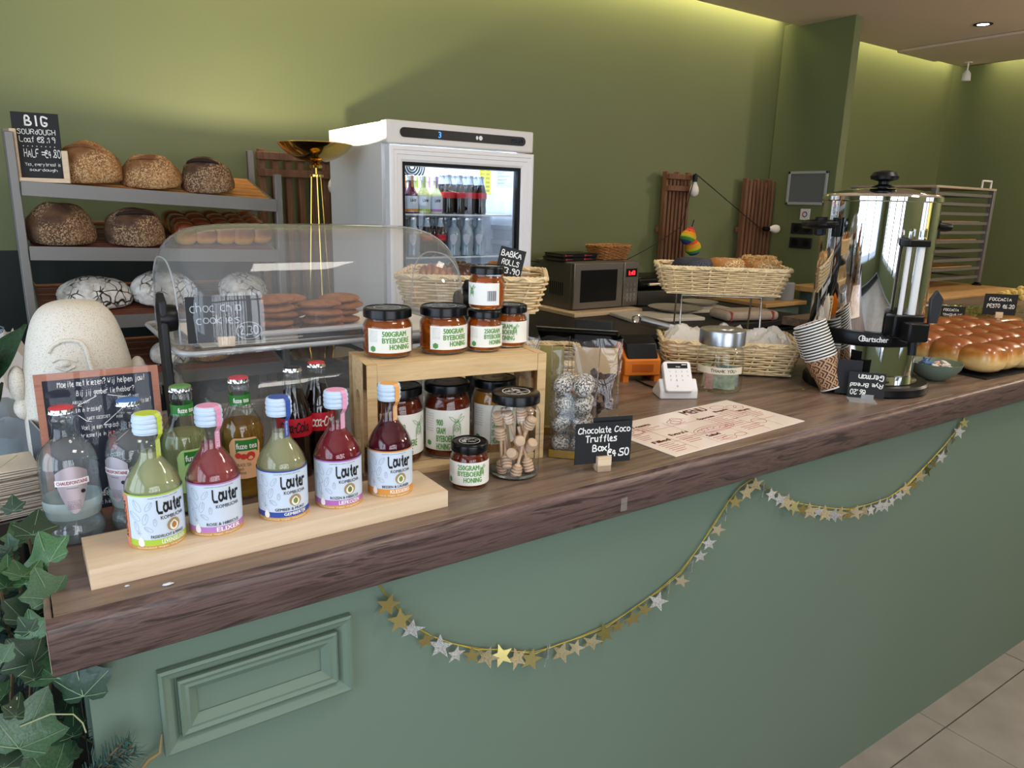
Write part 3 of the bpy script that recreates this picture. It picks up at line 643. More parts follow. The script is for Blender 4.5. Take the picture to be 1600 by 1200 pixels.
# beech holder with five wells
def holder():
    t = thing('bottle_holder', 'long pale beech block with five round wells for bottles at the counter front', 'bottle holder', (0, 0, 0))
    x0, x1, y0, y1, z0, z1 = .0375, .5335, .9475, 1.0525, CT, CT+.0265
    cs = [(.1225, 1.0), (.197, 1.0), (.2905, 1.0), (.374, 1.0), (.459, 1.0)]; R = .0372; g = G(); n = 32
    xs = [x0]+[(a[0]+b[0])/2 for a, b in zip(cs, cs[1:])]+[x1]
    for i, (cx, cy) in enumerate(cs):       # top face around each well, the well wall and its floor
        a, b = xs[i], xs[i+1]; V = []; F = []
        for k in range(n):
            q = 2*PI*k/n; c, s = math.cos(q), math.sin(q); V.append((cx+R*c, cy+R*s, z1))
            tx = ((b-cx) if c > 0 else (cx-a))/max(1e-6, abs(c)); ty = ((y1-cy) if s > 0 else (cy-y0))/max(1e-6, abs(s)); u = min(tx, ty); V.append((cx+u*c, cy+u*s, z1))
        for k in range(n): F.append((2*k, 2*k+1, (2*k+3) % (2*n), (2*k+2) % (2*n)))
        for X_, Y_ in ((a, y0), (a, y1), (b, y0), (b, y1)):       # corners
            q = math.atan2(Y_-cy, X_-cx) % (2*PI); k = int(q/(2*PI)*n); V.append((X_, Y_, z1)); F.append((2*k+1, len(V)-1, (2*k+3) % (2*n)))
        g.add(V, F)
        g.lathe([(R, z1), (R, z0+.018)], n, (cx, cy, 0)); g.lathe([(R, z0+.018), (0, z0+.018)], n, (cx, cy, 0))
    V = [(x, y, z) for x in (x0, x1) for y in (y0, y1) for z in (z0, z1)]
    g.add(V, [(0, 1, 3, 2), (4, 6, 7, 5), (0, 4, 5, 1), (2, 3, 7, 6), (0, 2, 6, 4)])
    part('block', g, m_beech, t, angle=30)
holder()
KZ = CT+.0185
kombucha('pale green-yellow kombucha bottle with lime seal, leftmost in the beech holder', (.1225, 1.0, KZ), 'e6ecb2', 'a9c83e', 'c3d84a', 'PASSIEVRUCHT & MANGO', 'LEVENSELIXER', face(.1225, 1.0)+.12, True, 'b07c3c')
kombucha('rose pink kombucha bottle with pink seal, second in the beech holder', (.197, 1.0, KZ), 'd4636c', 'b87cc0', 'e39ac0', 'ROSE & HIBISCUS', 'ELIXER', face(.21, 1.0), qr=True)
kombucha('pale yellow ginger kombucha bottle with blue seal, middle of the beech holder', (.2905, 1.0, KZ), 'e2e2ae', '2c4a9c', '3556a8', 'GEMBER & MUNT', 'GEMBERTJE', face(.2975, 1.0))
kombucha('dark pink hibiscus kombucha bottle with pink seal, fourth in the holder', (.374, 1.0, KZ), 'b83448', 'b06ab8', 'e7a2c8', 'ROZEN & HIBISCUS', 'LIEFKOZEN', face(.385, 1.0), leaf='6d7a34')
kombucha('dark berry kombucha bottle with orange seal, right end of the beech holder', (.459, 1.0, KZ), '6e1836', 'd8903c', 'e6a864', 'BESSEN & LAURIER', 'KLESSEBES', face(.472, 1.0))

def water_bottle(label, loc, capc, rz):
    P = smoothp([(.030, 0), (.0365, .003), (.0378, .010), (.0378, .018), (.034, .026), (.0335, .034), (.036, .046), (.0368, .07), (.0372, .105), (.0365, .118), (.031, .132), (.019, .143), (.0145, .152), (.0142, .166), (.0165, .169), (.0165, .175), (.0135, .178), (.0135, .184)], 1)
    t = thing('water_bottle', label, 'bottle', loc, rz, 'clear glass water bottles')
    part('bottle_glass', G().lathe([(0, .002)]+P, 40), m_glass, t, angle=60)
    part('base_glass', G().lathe([(0, .001), (.034, .002), (.0365, .01), (.033, .022), (0, .012)], 36), glass('thick_glass', (.80, .88, .89), 1.5, .02, haze=.10, gmul=1.5), t, angle=60)
    part('water', G().lathe(inner(P, .0016, .016, .142), 36), glass('still_water', (.93, .97, .98), 1.33, 0, haze=.09, gmul=1.6), t, angle=60)
    part('clear_band', G().lathe([(.0335, .036), (.0362, .05), (.0366, .062)], 40, cap=False), M('frosted_band', 'c6d8d6', .4, alpha=.55), t)
    sh = lambda u: .05+.026*(abs(u)/.0195)**1.7 if abs(u) < .0195 else .076
    tp = lambda u: .1145-.009*(abs(u)/.0195)**2
    lb = part('label', onto(columns(lambda u: min(tp(u), .1145), lambda u: .0475+.045*(abs(u)/.0195)**2.0, -.0195, .0195, 20), cyl_map(.0372, 0, .0006)), M('silver_pink_foil', 'cfc2cc', .3, .6), t)
    part('label_strip', onto(rect(-.0205, .088, .0205, .0965, 10), cyl_map(.0372, 0, .001)), m_white2, lb)
    part('lettering', onto(fit(printed('CHAUDFONTAINE', .02), -.0185, .0898, .0185, .0948), cyl_map(.0372, 0, .0014)), M('crimson_ink', '9c1f44', .6), lb, smooth=False)
    g = onto(fit(printed('SPARKLING'), -.007, .0835, .006, .085), cyl_map(.0372, 0, .0011)); onto(polyf(arc(.0115, .078, .0028, n=14)[:-1]), cyl_map(.0372, 0, .0012), g)
    for i in range(6): onto(fit(printed('mineral water spring'[i:i+12]), -.008, .054+i*.0022, .008, .0555+i*.0022), cyl_map(.0372, 0, .0011), g)
    part('small_print', g, m_ink, lb, smooth=False)
    crown(t, .183, .0158, M('cap_'+capc, capc, .35), 21)
water_bottle('clear water bottle with red crown cap at the left end of the counter', (.036, 1.126, CT), 'c8404e', face(.036, 1.126)+.05)
water_bottle('clear water bottle with blue crown cap in front of the chalk menu', (.112, 1.165, CT-.0) if False else (.117, 1.128, CT), '3f74b8', face(.117, 1.13)-.75)

def tea_bottle(label, loc, drink, labc, capc, rz, red):
    P = smoothp([(.028, 0), (.033, .004), (.0325, .02), (.0315, .045), (.0325, .075), (.0345, .098), (.034, .112), (.029, .128), (.019, .145), (.0145, .158), (.014, .17), (.0158, .174), (.0158, .182), (.013, .186), (.013, .190)], 1)
    t = thing('iced_tea_bottle', label, 'bottle', loc, rz, 'iced tea bottles')
    part('bottle_glass', G().lathe([(0, .001)]+P, 36), m_glass, t, angle=60)
    part('drink', G().lathe(inner(P, .0015, .005, .123), 32), liquid('drink_'+drink, drink, .3), t, angle=50)
    rad = lambda z: _ip(P, z)+.0007
    def mp(u, v): r = rad(v); a = u/.0335; return (r*math.sin(a), -r*math.cos(a), v)
    V = []; n = 18; F = []
    for i in range(n+1):
        u = -.024+.048*i/n; q = abs(u)/.024; top = .104-.012*max(0, (q-.6)/.4)**2; bot = .036
        for j in range(6): V.append((u, bot+(top-bot)*j/5))
    F = [(i*6+j, (i+1)*6+j, (i+1)*6+j+1, i*6+j+1) for i in range(n) for j in range(5)]
    lb = part('label', onto((V, F), mp), M('label_'+labc, labc, .5), t)
    def mp2(u, v): r = rad(v)+.0004; a = u/.0335; return (r*math.sin(a), -r*math.cos(a), v)
    V = []; n = 8
    for i in range(n+1):
        u = -.014+.034*i/n
        for j in range(3): V.append((u, .083+.008*(i/n)*0+(.018 if j == 2 else .009*j)-(.004 if i in (0, n) else 0)*(j == 0)))
    part('leaf_badge', onto((V, [(i*3+j, (i+1)*3+j, (i+1)*3+j+1, i*3+j+1) for i in range(n) for j in range(2)]), mp2), M('leaf_green', '2c7a2e', .5), lb)
    def mp3(u, v): r = rad(v)+.0009; a = u/.0335; return (r*math.sin(a), -r*math.cos(a), v)
    part('lettering', onto(fit(printed('fuze tea', .03), -.013, .086, .018, .096), mp3), M('white_ink', 'f4f2ee', .6), lb, smooth=False)
    if red:
        g = G()
        for (x, z, r) in ((-.011, .075, .005), (-.003, .073, .005), (.008, .073, .0075)):
            onto(polyf(arc(x, z, r, n=12)[:-1]), mp2, g)
        part('fruit_print', g, M('fruit_red', 'd0402c', .5), lb, smooth=False)
        g = onto(fit(printed('BLACK TEA\npeach\nhibiscus'), -.013, .044, .008, .062), mp2); part('small_print', g, M('brown_ink', '7a3a1c', .6), lb, smooth=False)
    else:
        part('small_print', onto(merge(rect(-.015, .040, -.009, .056), fit(printed('NUTRITION'), -.004, .044, .012, .047)), mp2), m_white2, lb, smooth=False)
    nk = part('neck_label', band(.0152, .151, .168, -2.6, 2.6, 18, .0006), M('leaf_green', '2c7a2e', .5), t)
    part('neck_lettering', onto(fit(printed('fuze tea', .03), -.011, .156, .013, .164), cyl_map(.0152, 0, .0012)), M('white_ink', 'f4f2ee', .6), nk, smooth=False)
    crown(t, .189, .0158, M('cap_'+capc, capc, .35), 21)
tea_bottle('green tea bottle with green crown cap behind the holder', (.190, 1.150, CT), 'c6cf8a', 'b5d88a', '5c8c50', face(.19, 1.15)+.35, False)
tea_bottle('amber peach tea bottle with red crown cap and peach label', (.278, 1.166, CT), 'b98a3a', 'ecb88a', 'b83c50', face(.278, 1.166)+.1, True)

def cola_bottle(label, loc, capc, script, rz):
    P = smoothp([(.026, 0), (.0295, .004), (.0285, .025), (.0262, .05), (.0268, .07), (.0295, .09), (.0298, .105), (.0265, .122), (.019, .145), (.014, .162), (.0125, .172), (.015, .176), (.015, .182), (.0128, .185), (.0128, .189)], 1)
    t = thing('cola_bottle', label, 'bottle', loc, rz, 'cola bottles on the counter')
    part('bottle_glass', G().lathe([(0, .001)]+P, 36), m_glass, t, angle=60)
    part('drink', G().lathe(inner(P, .0012, .004, .152), 32), M('cola', '14060a', .08), t, angle=50)
    V = []; n = 28; nz = 6
    for i in range(n+1):
        a = -2.9+5.8*i/n
        for j in range(nz+1): z = .076+.033*j/nz; r = _ip(P, z)+.0007; V.append((r*math.sin(a), -r*math.cos(a), z))
    lb = part('label', G().add(V, [(i*(nz+1)+j, (i+1)*(nz+1)+j, (i+1)*(nz+1)+j+1, i*(nz+1)+j+1) for i in range(n) for j in range(nz)]), M('cola_red', 'c2162c', .45), t)
    def mp(u, v): r = _ip(P, v)+.0013; return (r*math.sin(u/r), -r*math.cos(u/r), v)
    part('lettering', onto(fit(scribe('Coca-Cola', 1.1, slant=.18, jit=.1, adv=4.6), -.022, .084, .03, .104), mp), script, lb, smooth=False)
    crown(t, .188, .0152, M('cap_'+capc, capc, .35), 21)
cola_bottle('cola bottle with black crown cap, black script on red label', (.376, 1.205, CT), '22262a', m_ink, face(.376, 1.205)-.15)
cola_bottle('cola bottle with red crown cap, white script on red label', (.424, 1.222, CT), 'c03238', M('white_ink', 'f4f2ee', .6), face(.424, 1.222)+.1)

# ---------------------------------------------------------------- honey jars
m_honey = M('amber_honey', 'd86c1a', .04, trans=.75, ior=1.3); m_honeyd = M('dark_honey', '8a3014', .04, trans=.65, ior=1.3); m_honeyc = M('creamy_honey', 'c0802c', .1, trans=.35, ior=1.35)
m_lid = M('glossy_black_lid', '08090c', .25, spec=.35); m_jlab = M('cream_label', 'eceae2', .55, var=.03, vs_=40); m_lidprint = M('lid_print', 'b9bcc0', .5)
def jar(label, loc, r, h, text, rz, grp, mh, lay=0, lines=None, a0=-1.2, a1=1.2, bright=True, bee=True, barcode=False):
    t = thing('honey_jar', label, 'jar', loc, rz, grp); lh = .016 if r > .04 else .014; zt = h-lh
    P = smoothp([(r*.84, 0), (r*.96, .003), (r*.985, .010), (r, .018), (r, zt*.74), (r*.985, zt*.80), (r*.9, zt*.9), (r*.86, zt*.93), (r*.87, zt)], 2)
    part('jar_glass', G().lathe([(0, .001)]+P, 44), m_glass, t, angle=60)
    part('honey', G().lathe(inner(P, .0018, .003, zt*.93), 40), mh, t, angle=60)
    rl = r*.97
    ld = part('lid', G().lathe([(rl*.95, zt-.001), (rl, zt), (rl, zt+lh*.62), (rl*.985, zt+lh*.85), (rl*.94, h-.0008), (rl*.90, h), (rl*.88, h-.0012), (0, h-.0012)], 48), m_lid, t, angle=40)
    g = G(); R_ = rl*.55
    onto(ribbon([arc(0, 0, R_, n=30)], .0012), top_map(h-.0012, .0004), g)
    rr = random.Random(int(r*1e4))
    for k in range(16 if bright else 5):
        q = rr.uniform(0, 6.28); q0 = rr.uniform(0, R_*.75); onto(ribbon([[(q0*math.cos(q)+i*R_*.11-R_*.15, q0*math.sin(q)+rr.uniform(-1, 1)*R_*.08) for i in range(4)]], .0016), top_map(h-.0012, .0004), g)
    part('lid_print', g, (M('white_lid_print', 'e2e2e0', .5) if grp is None else m_lidprint) if bright else M('faint_lid_print', '4a4c50', .5), ld, smooth=False)
    z0, z1 = zt*.14, zt*.76
    lb = part('label', onto(rect(r*a0, z0, r*a1, z1, 30), cyl_map(r, 0, .0006)), m_jlab, t)
    fn = cyl_map(r, 0, .001); g = G(); H_ = z1-z0; w0 = r*a0; W_ = r*(a1-a0)
    if barcode:
        x = w0+W_*.66; part('barcode_sticker', onto(rect(x-.003, z0+H_*.08, x+.019, z0+H_*.72, 6), cyl_map(r, 0, .0009)), m_white2, lb)
        for i in range(14): wd = (.0009, .0005, .0013)[i % 3]; onto(rect(x+i*.0012, z0+H_*.2, x+i*.0012+wd*.6, z0+H_*.66), cyl_map(r, 0, .0013), G_ := g)
        part('barcode', g, m_ink, lb, smooth=False); g = G()
    else:
        n = len(lines); bx0, bx1 = text
        for i, s in enumerate(lines):
            zz1 = z1-H_*(.10 if n == 3 else .22)-i*H_*(.27 if n == 3 else .20); hh = H_*(.225 if n == 3 else .165); wid = (bx1-bx0)*(len(s)/9 if n == 4 else len(s)/8)
            wid = min(wid, bx1-bx0)
            if s == 'HONING' and n == 3: onto(fit(printed(s, .045), bx1-wid, zz1-hh, bx1, zz1), fn, g)
            else: onto(fit(printed(s, .045), bx0, zz1-hh, bx0+wid, zz1), fn, g)
        # hexagonal green mark and small print
        hx = w0+W_*.12; hz = z0+H_*.16; q = min(.0055, H_*.13)
        hexs = part('hexagon_mark', onto(polyf([(hx+q*math.sin(a), hz+q*math.cos(a)) for a in [PI/3*i for i in range(6)]]), cyl_map(r, 0, .0009)), M('mark_green', '4d8f4a', .5), lb, smooth=False)
        sp = G()
        for i in range(8): onto(fit(printed('honing van de imker'[i:i+11]), w0+W_*.05, z1-H_*(.12+.06*i), w0+W_*.22, z1-H_*(.09+.06*i)), fn, sp)
        part('small_print', sp, M('grey_ink', '7c8794', .6), lb, smooth=False)
    if bee:
        bx = (text[1] if not barcode else w0+W_*.2); bz = z1-H_*.3; s = H_*.16
        L_ = [[(bx+s*1.5*math.cos(o)*tt, bz+s*1.5*math.sin(o)*tt+.25*s*math.sin(tt*PI)*sg) for tt in [i/8 for i in range(9)]] for o in (.5, 1.0, 2.5) for sg in (-1, 1)]
        L_ += [[(bx-.2*s+i*.1*s, bz-i*.35*s) for i in range(5)], arc(bx, bz-.6*s, .5*s, n=10, ry=.9*s), arc(bx, bz-.6*s, .35*s, n=10, ry=.6*s), arc(bx-.1*s, bz+.2*s, .3*s, n=8)]
        L_ += [[(bx, bz-k_*s*.4), (bx+s*.7*sg, bz-s*.5-k_*s*.5), (bx+s*.5*sg, bz-s*1.2-k_*s*.4)] for k_ in (0, 1, 2) for sg in (-1, 1)]
        onto(ribbon(L_, .0007), fn, g)
    part('lettering', g, m_greenink, lb, smooth=False)
    return t
B3 = ['BYEBOERE', 'HONING']
A = 'honey jars standing on the wooden crate'; ZC = CT+.2055
jar('half-kilo amber honey jar, leftmost on top of the crate', (.539, 1.205-.03, ZC), .0435, .084, (-.010, .040), face(.539, 1.18)+.0, A, m_honey, lines=['500GRAM']+B3, a0=-.85, a1=1.15, bee=False)
jar('half-kilo amber honey jar, second on the crate', (.641, 1.183-.025, ZC), .0435, .084, (-.000, .046), face(.64, 1.16), A, m_honey, lines=['500GRAM']+B3, a0=-.55, a1=1.4, bee=False)
jar('small amber honey jar with another one stacked on top of it', (.716, 1.137, ZC), .033, .076, (.0, .037), face(.72, 1.14), A, m_honey, lines=['250GRAM']+B3, a0=-.85, a1=1.4, bee=False)
jar('small amber honey jar with a bee on its label, right end of the crate', (.782, 1.150, ZC), .033, .079, (-.032, .006), face(.78, 1.15)+.1, A, m_honey, lines=['250GRAM']+B3, a0=-1.5, a1=1.2)
jar('small amber honey jar showing its barcode, stacked on top of another', (.719, 1.136, ZC+.0765), .033, .078, (-.02, .02), face(.72, 1.14), A, m_honey, lines=None, a0=-1.3, a1=.75, barcode=True)
A = 'large dark honey jars inside the crate'; L4 = ['900', 'GRAM', 'BYEBOERE', 'HONING']
jar('large dark honey jar, leftmost under the crate top', (.552, 1.162, CT+.013), .0435, .138, (-.022, .02), face(.55, 1.16)+.45, A, m_honeyd, lines=L4, a0=-1.3, a1=1.3, bright=False)
jar('large dark honey jar with full label, middle under the crate top', (.643, 1.146, CT+.013), .0435, .138, (-.020, .018), face(.64, 1.15), A, m_honeyd, lines=L4, a0=-1.1, a1=1.2, bright=False)
jar('large creamy golden honey jar, rightmost under the crate top', (.738, 1.133, CT+.013), .0435, .138, (-.004, .036), face(.74, 1.13), A, m_honeyc, lines=L4, a0=-1.0, a1=1.3, bright=False)
jar('small dark honey jar standing alone in front of the crate', (.612, 1.013, CT), .033, .079, (-.020, .022), face(.61, 1.01), None, m_honeyd, lines=['250GRAM']+B3, a0=-1.5, a1=1.5)
# crate
ct = thing('wooden_crate', 'pine crate on its side used as a riser for honey jars', 'crate', (.469, 1.109, CT), -.152)
Wc, Dc, Hc = .338, .125, .204
for x in (0, Wc-.018):      # end panels with a long hand slot
    P = []; g = G(); x0, x1 = x, x+.018; n = 12
    outer = [(0, 0), (Dc, 0), (Dc, Hc), (0, Hc)]
    slot = [(Dc/2-.0+.014*math.cos(a), .135+.014*math.sin(a)) for a in [PI*i/n for i in range(n+1)]]+[(Dc/2+.014*math.cos(a), .055+.014*math.sin(a)) for a in [PI+PI*i/n for i in range(n+1)]]
    ns = len(slot); V = [(x0, y, z) for y, z in slot]+[(x1, y, z) for y, z in slot]; F = [(i, (i+1) % ns, ns+(i+1) % ns, ns+i) for i in range(ns)]; g.add(V, F)
    for xx in (x0, x1):
        V = [(xx, y, z) for y, z in slot]; o = []
        for y, z in slot:
            dy, dz = y-Dc/2, z-.095; u = min((Dc/2)/max(1e-6, abs(dy)), ((Hc-.095) if dz > 0 else .095)/max(1e-6, abs(dz))); o.append((xx, Dc/2+dy*u, .095+dz*u))
        V += o; F = [(i, (i+1) % ns, ns+(i+1) % ns, ns+i) for i in range(ns)]
        def ang(p): return math.atan2(p[2]-.095, p[1]-Dc/2)
        for cy, cz in outer:
            ca = math.atan2(cz-.095, cy-Dc/2); k = min(range(ns), key=lambda i: abs(((ang(o[i])-ca+PI) % (2*PI))-PI)); k2 = min((k-1) % ns, (k+1) % ns, key=lambda i: abs(((ang(o[i])-ca+PI) % (2*PI))-PI)); V.append((xx, cy, cz)); F.append((ns+k, len(V)-1, ns+k2))
        g.add(V, F)
    g.bb(x0+.0003, x1-.0003, 0, 0.0004, 0, Hc).bb(x0+.0003, x1-.0003, Dc-.0004, Dc, 0, Hc).bb(x0+.0003, x1-.0003, 0, Dc, Hc-.0004, Hc)
    part('end_panel', g, m_pine, ct, angle=30)
part('front_rail', G().bb(.018, Wc-.018, 0, .016, Hc-.032, Hc), m_pine, ct, .001)
for i in range(3): part('top_slat', G().bb(.0182, Wc-.0182, .019+i*.036, .05+i*.036, Hc-.012, Hc-.0005), m_pine, ct, .0008)
for i in range(3): part('bottom_slat', G().bb(.0182, Wc-.0182, .002+i*.042, .038+i*.042, 0, .012), m_pine, ct, .0008)
for x in (.018, Wc-.038): part('corner_block', G().bb(x, x+.02, .09, .11, .165, .191), m_pine, ct, .001)
# ---------------------------------------------------------------- glass-door fridge
t = thing('display_fridge', 'white counter-top fridge with a glass door full of bottles', 'fridge', (1.102, 2.40, .987))
Wf, Df, Hf = .60, .52, .825
g = G().bb(0, .03, .0305, Df-.03, .05, Hf-.03).bb(Wf-.03, Wf, .0305, Df-.03, .05, Hf-.03).bb(0, Wf, Df-.03, Df, 0.05, Hf-.03).bb(0, Wf, .0305, Df, Hf-.03, Hf).bb(0, Wf, .0305, Df, 0, .05)
part('cabinet', g, m_white, t)
part('top_panel', G().bb(-.004, Wf+.004, -.022, .03, Hf-.072, Hf+.004), m_white, t, .006, 3)
P = rrect(.045, Hf-.05, Wf-.035, Hf-.018, .0155)
V = [(x, -.0225, z) for x, z in P]+[(x, -.0245, z) for x, z in P]; n = len(P)
pn = part('control_strip', G().add(V, [tuple(range(n)), tuple(range(n, 2*n))[::-1]]+[(i, (i+1) % n, n+(i+1) % n, n+i) for i in range(n)]), m_black, t)
fn = lambda u, v: (u, -.0252, v)
part('display', onto(fit(printed('3'), .192, Hf-.044, .203, Hf-.024), fn), M('blue_led', '2a6cff', .5, emis=4), pn, smooth=False)
part('lettering', onto(fit(printed('POLAR', .02), .50, Hf-.041, .555, Hf-.027), fn), M('blue_grey_ink', '5d7d98', .5), pn, smooth=False)
part('lock', G().add(*[[(.365+.008*math.cos(a), -.026, Hf-.034+.008*math.sin(a)) for a in [2*PI*i/16 for i in range(16)]], [tuple(range(16))]]).add([(.35+.005*math.cos(a), -.0255, Hf-.034+.007*math.sin(a)) for a in [2*PI*i/12 for i in range(12)]], [tuple(range(12))]), m_white2, pn)
fw = .052
dr = part('door_frame', frame_prof(Wf, Hf-.082, [(0, 0), (0, .034), (.006, .037), (.014, .037), (.016, .034), (.028, .034), (.030, .031), (.044, .030), (fw, .026), (fw, -.004)], G()), m_white2, t, angle=20, loc=(Wf/2, .002, (Hf-.082)/2+.004))
part('gasket', frame_prof(Wf-2*fw, Hf-.082-2*fw, [(0, .024), (.012, .022), (.014, -.004)], G()), m_black, t, loc=(Wf/2, .002, (Hf-.082)/2+.004))
part('door_glass', G().bb(fw+.01, Wf-fw-.01, -.012, -.009, fw+.014, Hf-.082-fw-.006), glass('door_glass', (.93, .95, .97), 1.5), t)
m_fin = M('fridge_liner', 'd4dce8', .45)
g = G().bb(.031, .036, .035, .19, .05, Hf-.035).bb(Wf-.036, Wf-.031, .035, .19, .05, Hf-.035).bb(.03, Wf-.03, .19, .195, .05, Hf-.035).bb(.03, Wf-.03, .035, .19, Hf-.038, Hf-.033)
part('liner', g, m_fin, t)
for z in (.10, .16, .22, .28, .34, .40, .46): part('shelf_rib', G().bb(Wf-.05, Wf-.036, .05, .188, z, z+.02), m_fin, t, .004)
for z in (.365, .520):
    part('wire_shelf', G().bb(.037, Wf-.051, .035, .188, z-.006, z), M('shelf_white', 'dfe6ec', .4), t)
for r in (.012, .022, .032, .042, .052): part('fan_ring', G().tube([(.195+r*math.cos(a), .186, .69+r*math.sin(a)) for a in [2*PI*i/28 for i in range(28)]], .003, 5, True), m_black2, t)
st = part('energy_sticker', G().bb(.495, .548, .1885, .1895, .60, .725), M('energy_yellow', 'e8ea2a', .5), t)
g = G()
for i in range(7):
    for j in range(2): g.bb(.499+j*.024, .519+j*.024, .1880, .1884, .607+i*.016, .617+i*.016)
part('sticker_print', g, M('olive_ink', '8a8a20', .6), st)
st = part('rating_sticker', G().bb(.5628, .5636, .06, .17, .63, .725), M('sticker_blue', 'a9bcd8', .5), t)
g = G()
for i in range(6): g.bb(.5622, .5627, .16-.05-.02*(i % 3), .16, .64+i*.013, .644+i*.013)
part('sticker_print', g, M('grey_ink', '7c8794', .6), st)
part('led_strip', G().bb(.565, .568, .05, .056, .1, .72), M('cool_led', 'dbe8ff', .5, emis=6), t)
light('fridge_led', 'AREA', (1.11+.30, 2.40+.08, .987+.78), 3.2, (.78, .88, 1.0), (0, 0, 0), .45, .05)
light('fridge_led', 'AREA', (1.11+.558, 2.40+.08, .987+.42), 3.0, (.78, .88, 1.0), (0, math.radians(90), 0), .55, .02)
def small_bottle(kind, x, y, z, label, grp, col='c0c860', band_='a9c83e'):
    t = thing(kind+'_bottle', label, 'bottle', (x, y, z), face(x, y), grp); t.scale = (.74, .74, .74)
    if kind == 'kombucha':
        P = P_KOM; part('bottle', G().lathe([(0, 0)]+P[::4], 14), M('drk_'+col, col, .1, coat=.5), t, angle=60)
        part('label', band(.0345, .008, .083, -1.6, 1.6, 12), M('pale_blue_label', 'cfdcec', .5), t)
        part('lettering', onto(fit(scribe('Louter', 1.6), -.004, .055, .027, .072), cyl_map(.0345, 0, .001)), m_ink, t, smooth=False)
        part('label_band', band(.0345, .010, .022, -1.6, 1.6, 12, .0009), M('band_'+band_, band_, .5), t)
        part('cap', G().lathe([(.015, .155), (.0165, .157), (.0165, .178), (.014, .181), (0, .181)], 14), m_white2, t)
        part('seal_strip', onto(rect(.002, .125, .009, .18, 1), cyl_map(.0168, 0, .0006)), M('band_'+band_, band_, .5), t)
    elif kind == 'cola':
        P = [(0, 0), (.026, 0), (.0285, .01), (.0262, .05), (.0295, .09), (.0295, .105), (.019, .145), (.0125, .172), (.0125, .185)]
        part('bottle', G().lathe(P, 16), M('cola_gloss', '160a0e', .08, coat=.8), t, angle=60)
        part('neck_glass', G().lathe([(.0195, .146), (.013, .172), (.013, .185)], 14), M('clear_neck', 'a9bccb', .08, .0, coat=.6), t, angle=60)
        part('label', band(.0298, .078, .108, -2.6, 2.6, 14), M('cola_red', 'c2162c', .45), t)
        part('cap', G().lathe([(.0155, .183), (.0145, .190), (0, .191)], 14), M('silver_cap', 'c8c8cc', .25, 1), t)
    else:
        P = [(0, 0), (.037, .002), (.0378, .018), (.0335, .03), (.037, .06), (.0372, .108), (.03, .133), (.0145, .152), (.0142, .17), (.0165, .176), (.0135, .184)]
        part('bottle', G().lathe(P, 18), M('water_bottle_glass', '8fa3b2', .06, coat=.8), t, angle=60)
        part('label', onto(columns(lambda u: .112-.01*(u/.018)**2, lambda u: .055+.03*(u/.018)**2, -.018, .018, 8), cyl_map(.0374, 0, .0006)), M('foil_grey', 'c9cfdc', .4), t)
        part('cap', G().lathe([(.0158, .18), (.015, .190), (0, .191)], 14), M('silver_cap', 'c8c8cc', .25, 1), t)
A1 = 'kombucha bottles on the upper fridge shelf'; A2 = 'cola bottles on the upper fridge shelf'; A3 = 'bottles on the lower fridge shelf'
fz1, fz2 = .987+.5205, .987+.3655
for i in range(4):
    c, b_, nm = (('5a1838', 'd8903c', 'dark berry'), ('5a1838', 'd8903c', 'dark berry'), ('c9d08a', 'a9c83e', 'pale green'), ('dfe0b8', 'b87cc0', 'pale straw'))[i]
    for j in range(2):
        small_bottle('kombucha', 1.180+i*.050, 2.462+j*.058, fz1, f'{nm} kombucha bottle on the upper fridge shelf, {["front", "second"][j]} row, {["leftmost", "second from left", "third from left", "fourth from left"][i]}', A1, c, b_)
for i in range(4):
    for j in range(3): small_bottle('cola', 1.385+i*.047, 2.462+j*.045, fz1, f'cola bottle on the upper fridge shelf, {["front", "second", "back"][j]} row, {["leftmost", "second", "third", "rightmost"][i]} of the cola', A2)
for i in range(7):
    kind = ('water', 'water', 'cola', 'cola', 'water', 'water', 'water')[i]
    for j in range(2): small_bottle(kind, 1.180+i*.057, 2.465+j*.065, fz2, f'{"clear water" if kind == "water" else "cola"} bottle on the lower fridge shelf, {["front", "back"][j]} row, {["leftmost", "second", "third", "fourth", "fifth", "sixth", "rightmost"][i]}', A3)

# ---------------------------------------------------------------- kitchen things on the back counter
mw = thing('microwave', 'stainless microwave oven with dark door window and red clock', 'microwave', (2.43, 3.0, 1.012))
Wm, Dm, Hm = .46, .34, .25
m_mw = M('microwave_steel', '8c8782', .35, .85, bump=.04, bs=200)
part('housing', G().bb(0, Wm, .015, Dm, 0, Hm), M('microwave_grey', '6f6b68', .45, .5), mw, .006)
part('door', G().bb(0, .345, -.012, .015, .004, Hm-.003), m_mw, mw, .004)
part('door_window', G().bb(.045, .30, -.0135, -.0115, .04, Hm-.04), m_black, mw)
part('control_panel', G().bb(.35, Wm, -.012, .015, .004, Hm-.003), m_mw, mw, .004)
dp = part('display', G().bb(.365, .445, -.0135, -.0115, Hm-.085, Hm-.04), m_black, mw)
part('clock_digits', onto(fit(printed('1:43', .02), .385, Hm-.075, .43, Hm-.052), flat_map(-.0135)), M('red_led', 'ff2a34', .5, emis=4), dp, smooth=False)
for i in range(3):
    for j in range(4): part('button', G().bb(.37+i*.026, .388+i*.026, -.0145, -.011, .03+j*.028, .046+j*.028), m_steel, mw)
for i in range(7): part('vent_slot', G().bb(-.0008, .0005, .08+i*.018, .087+i*.018, .07, .14), m_black, mw)
bx = thing('cutting_board', 'thick pale wooden board under the microwave', 'cutting board', (2.62, 3.1, .986))
part('board', G().bb(-.24, .24, -.19, .17, 0, .022), m_beech, bx, .003)
mw.location.z = 1.0095
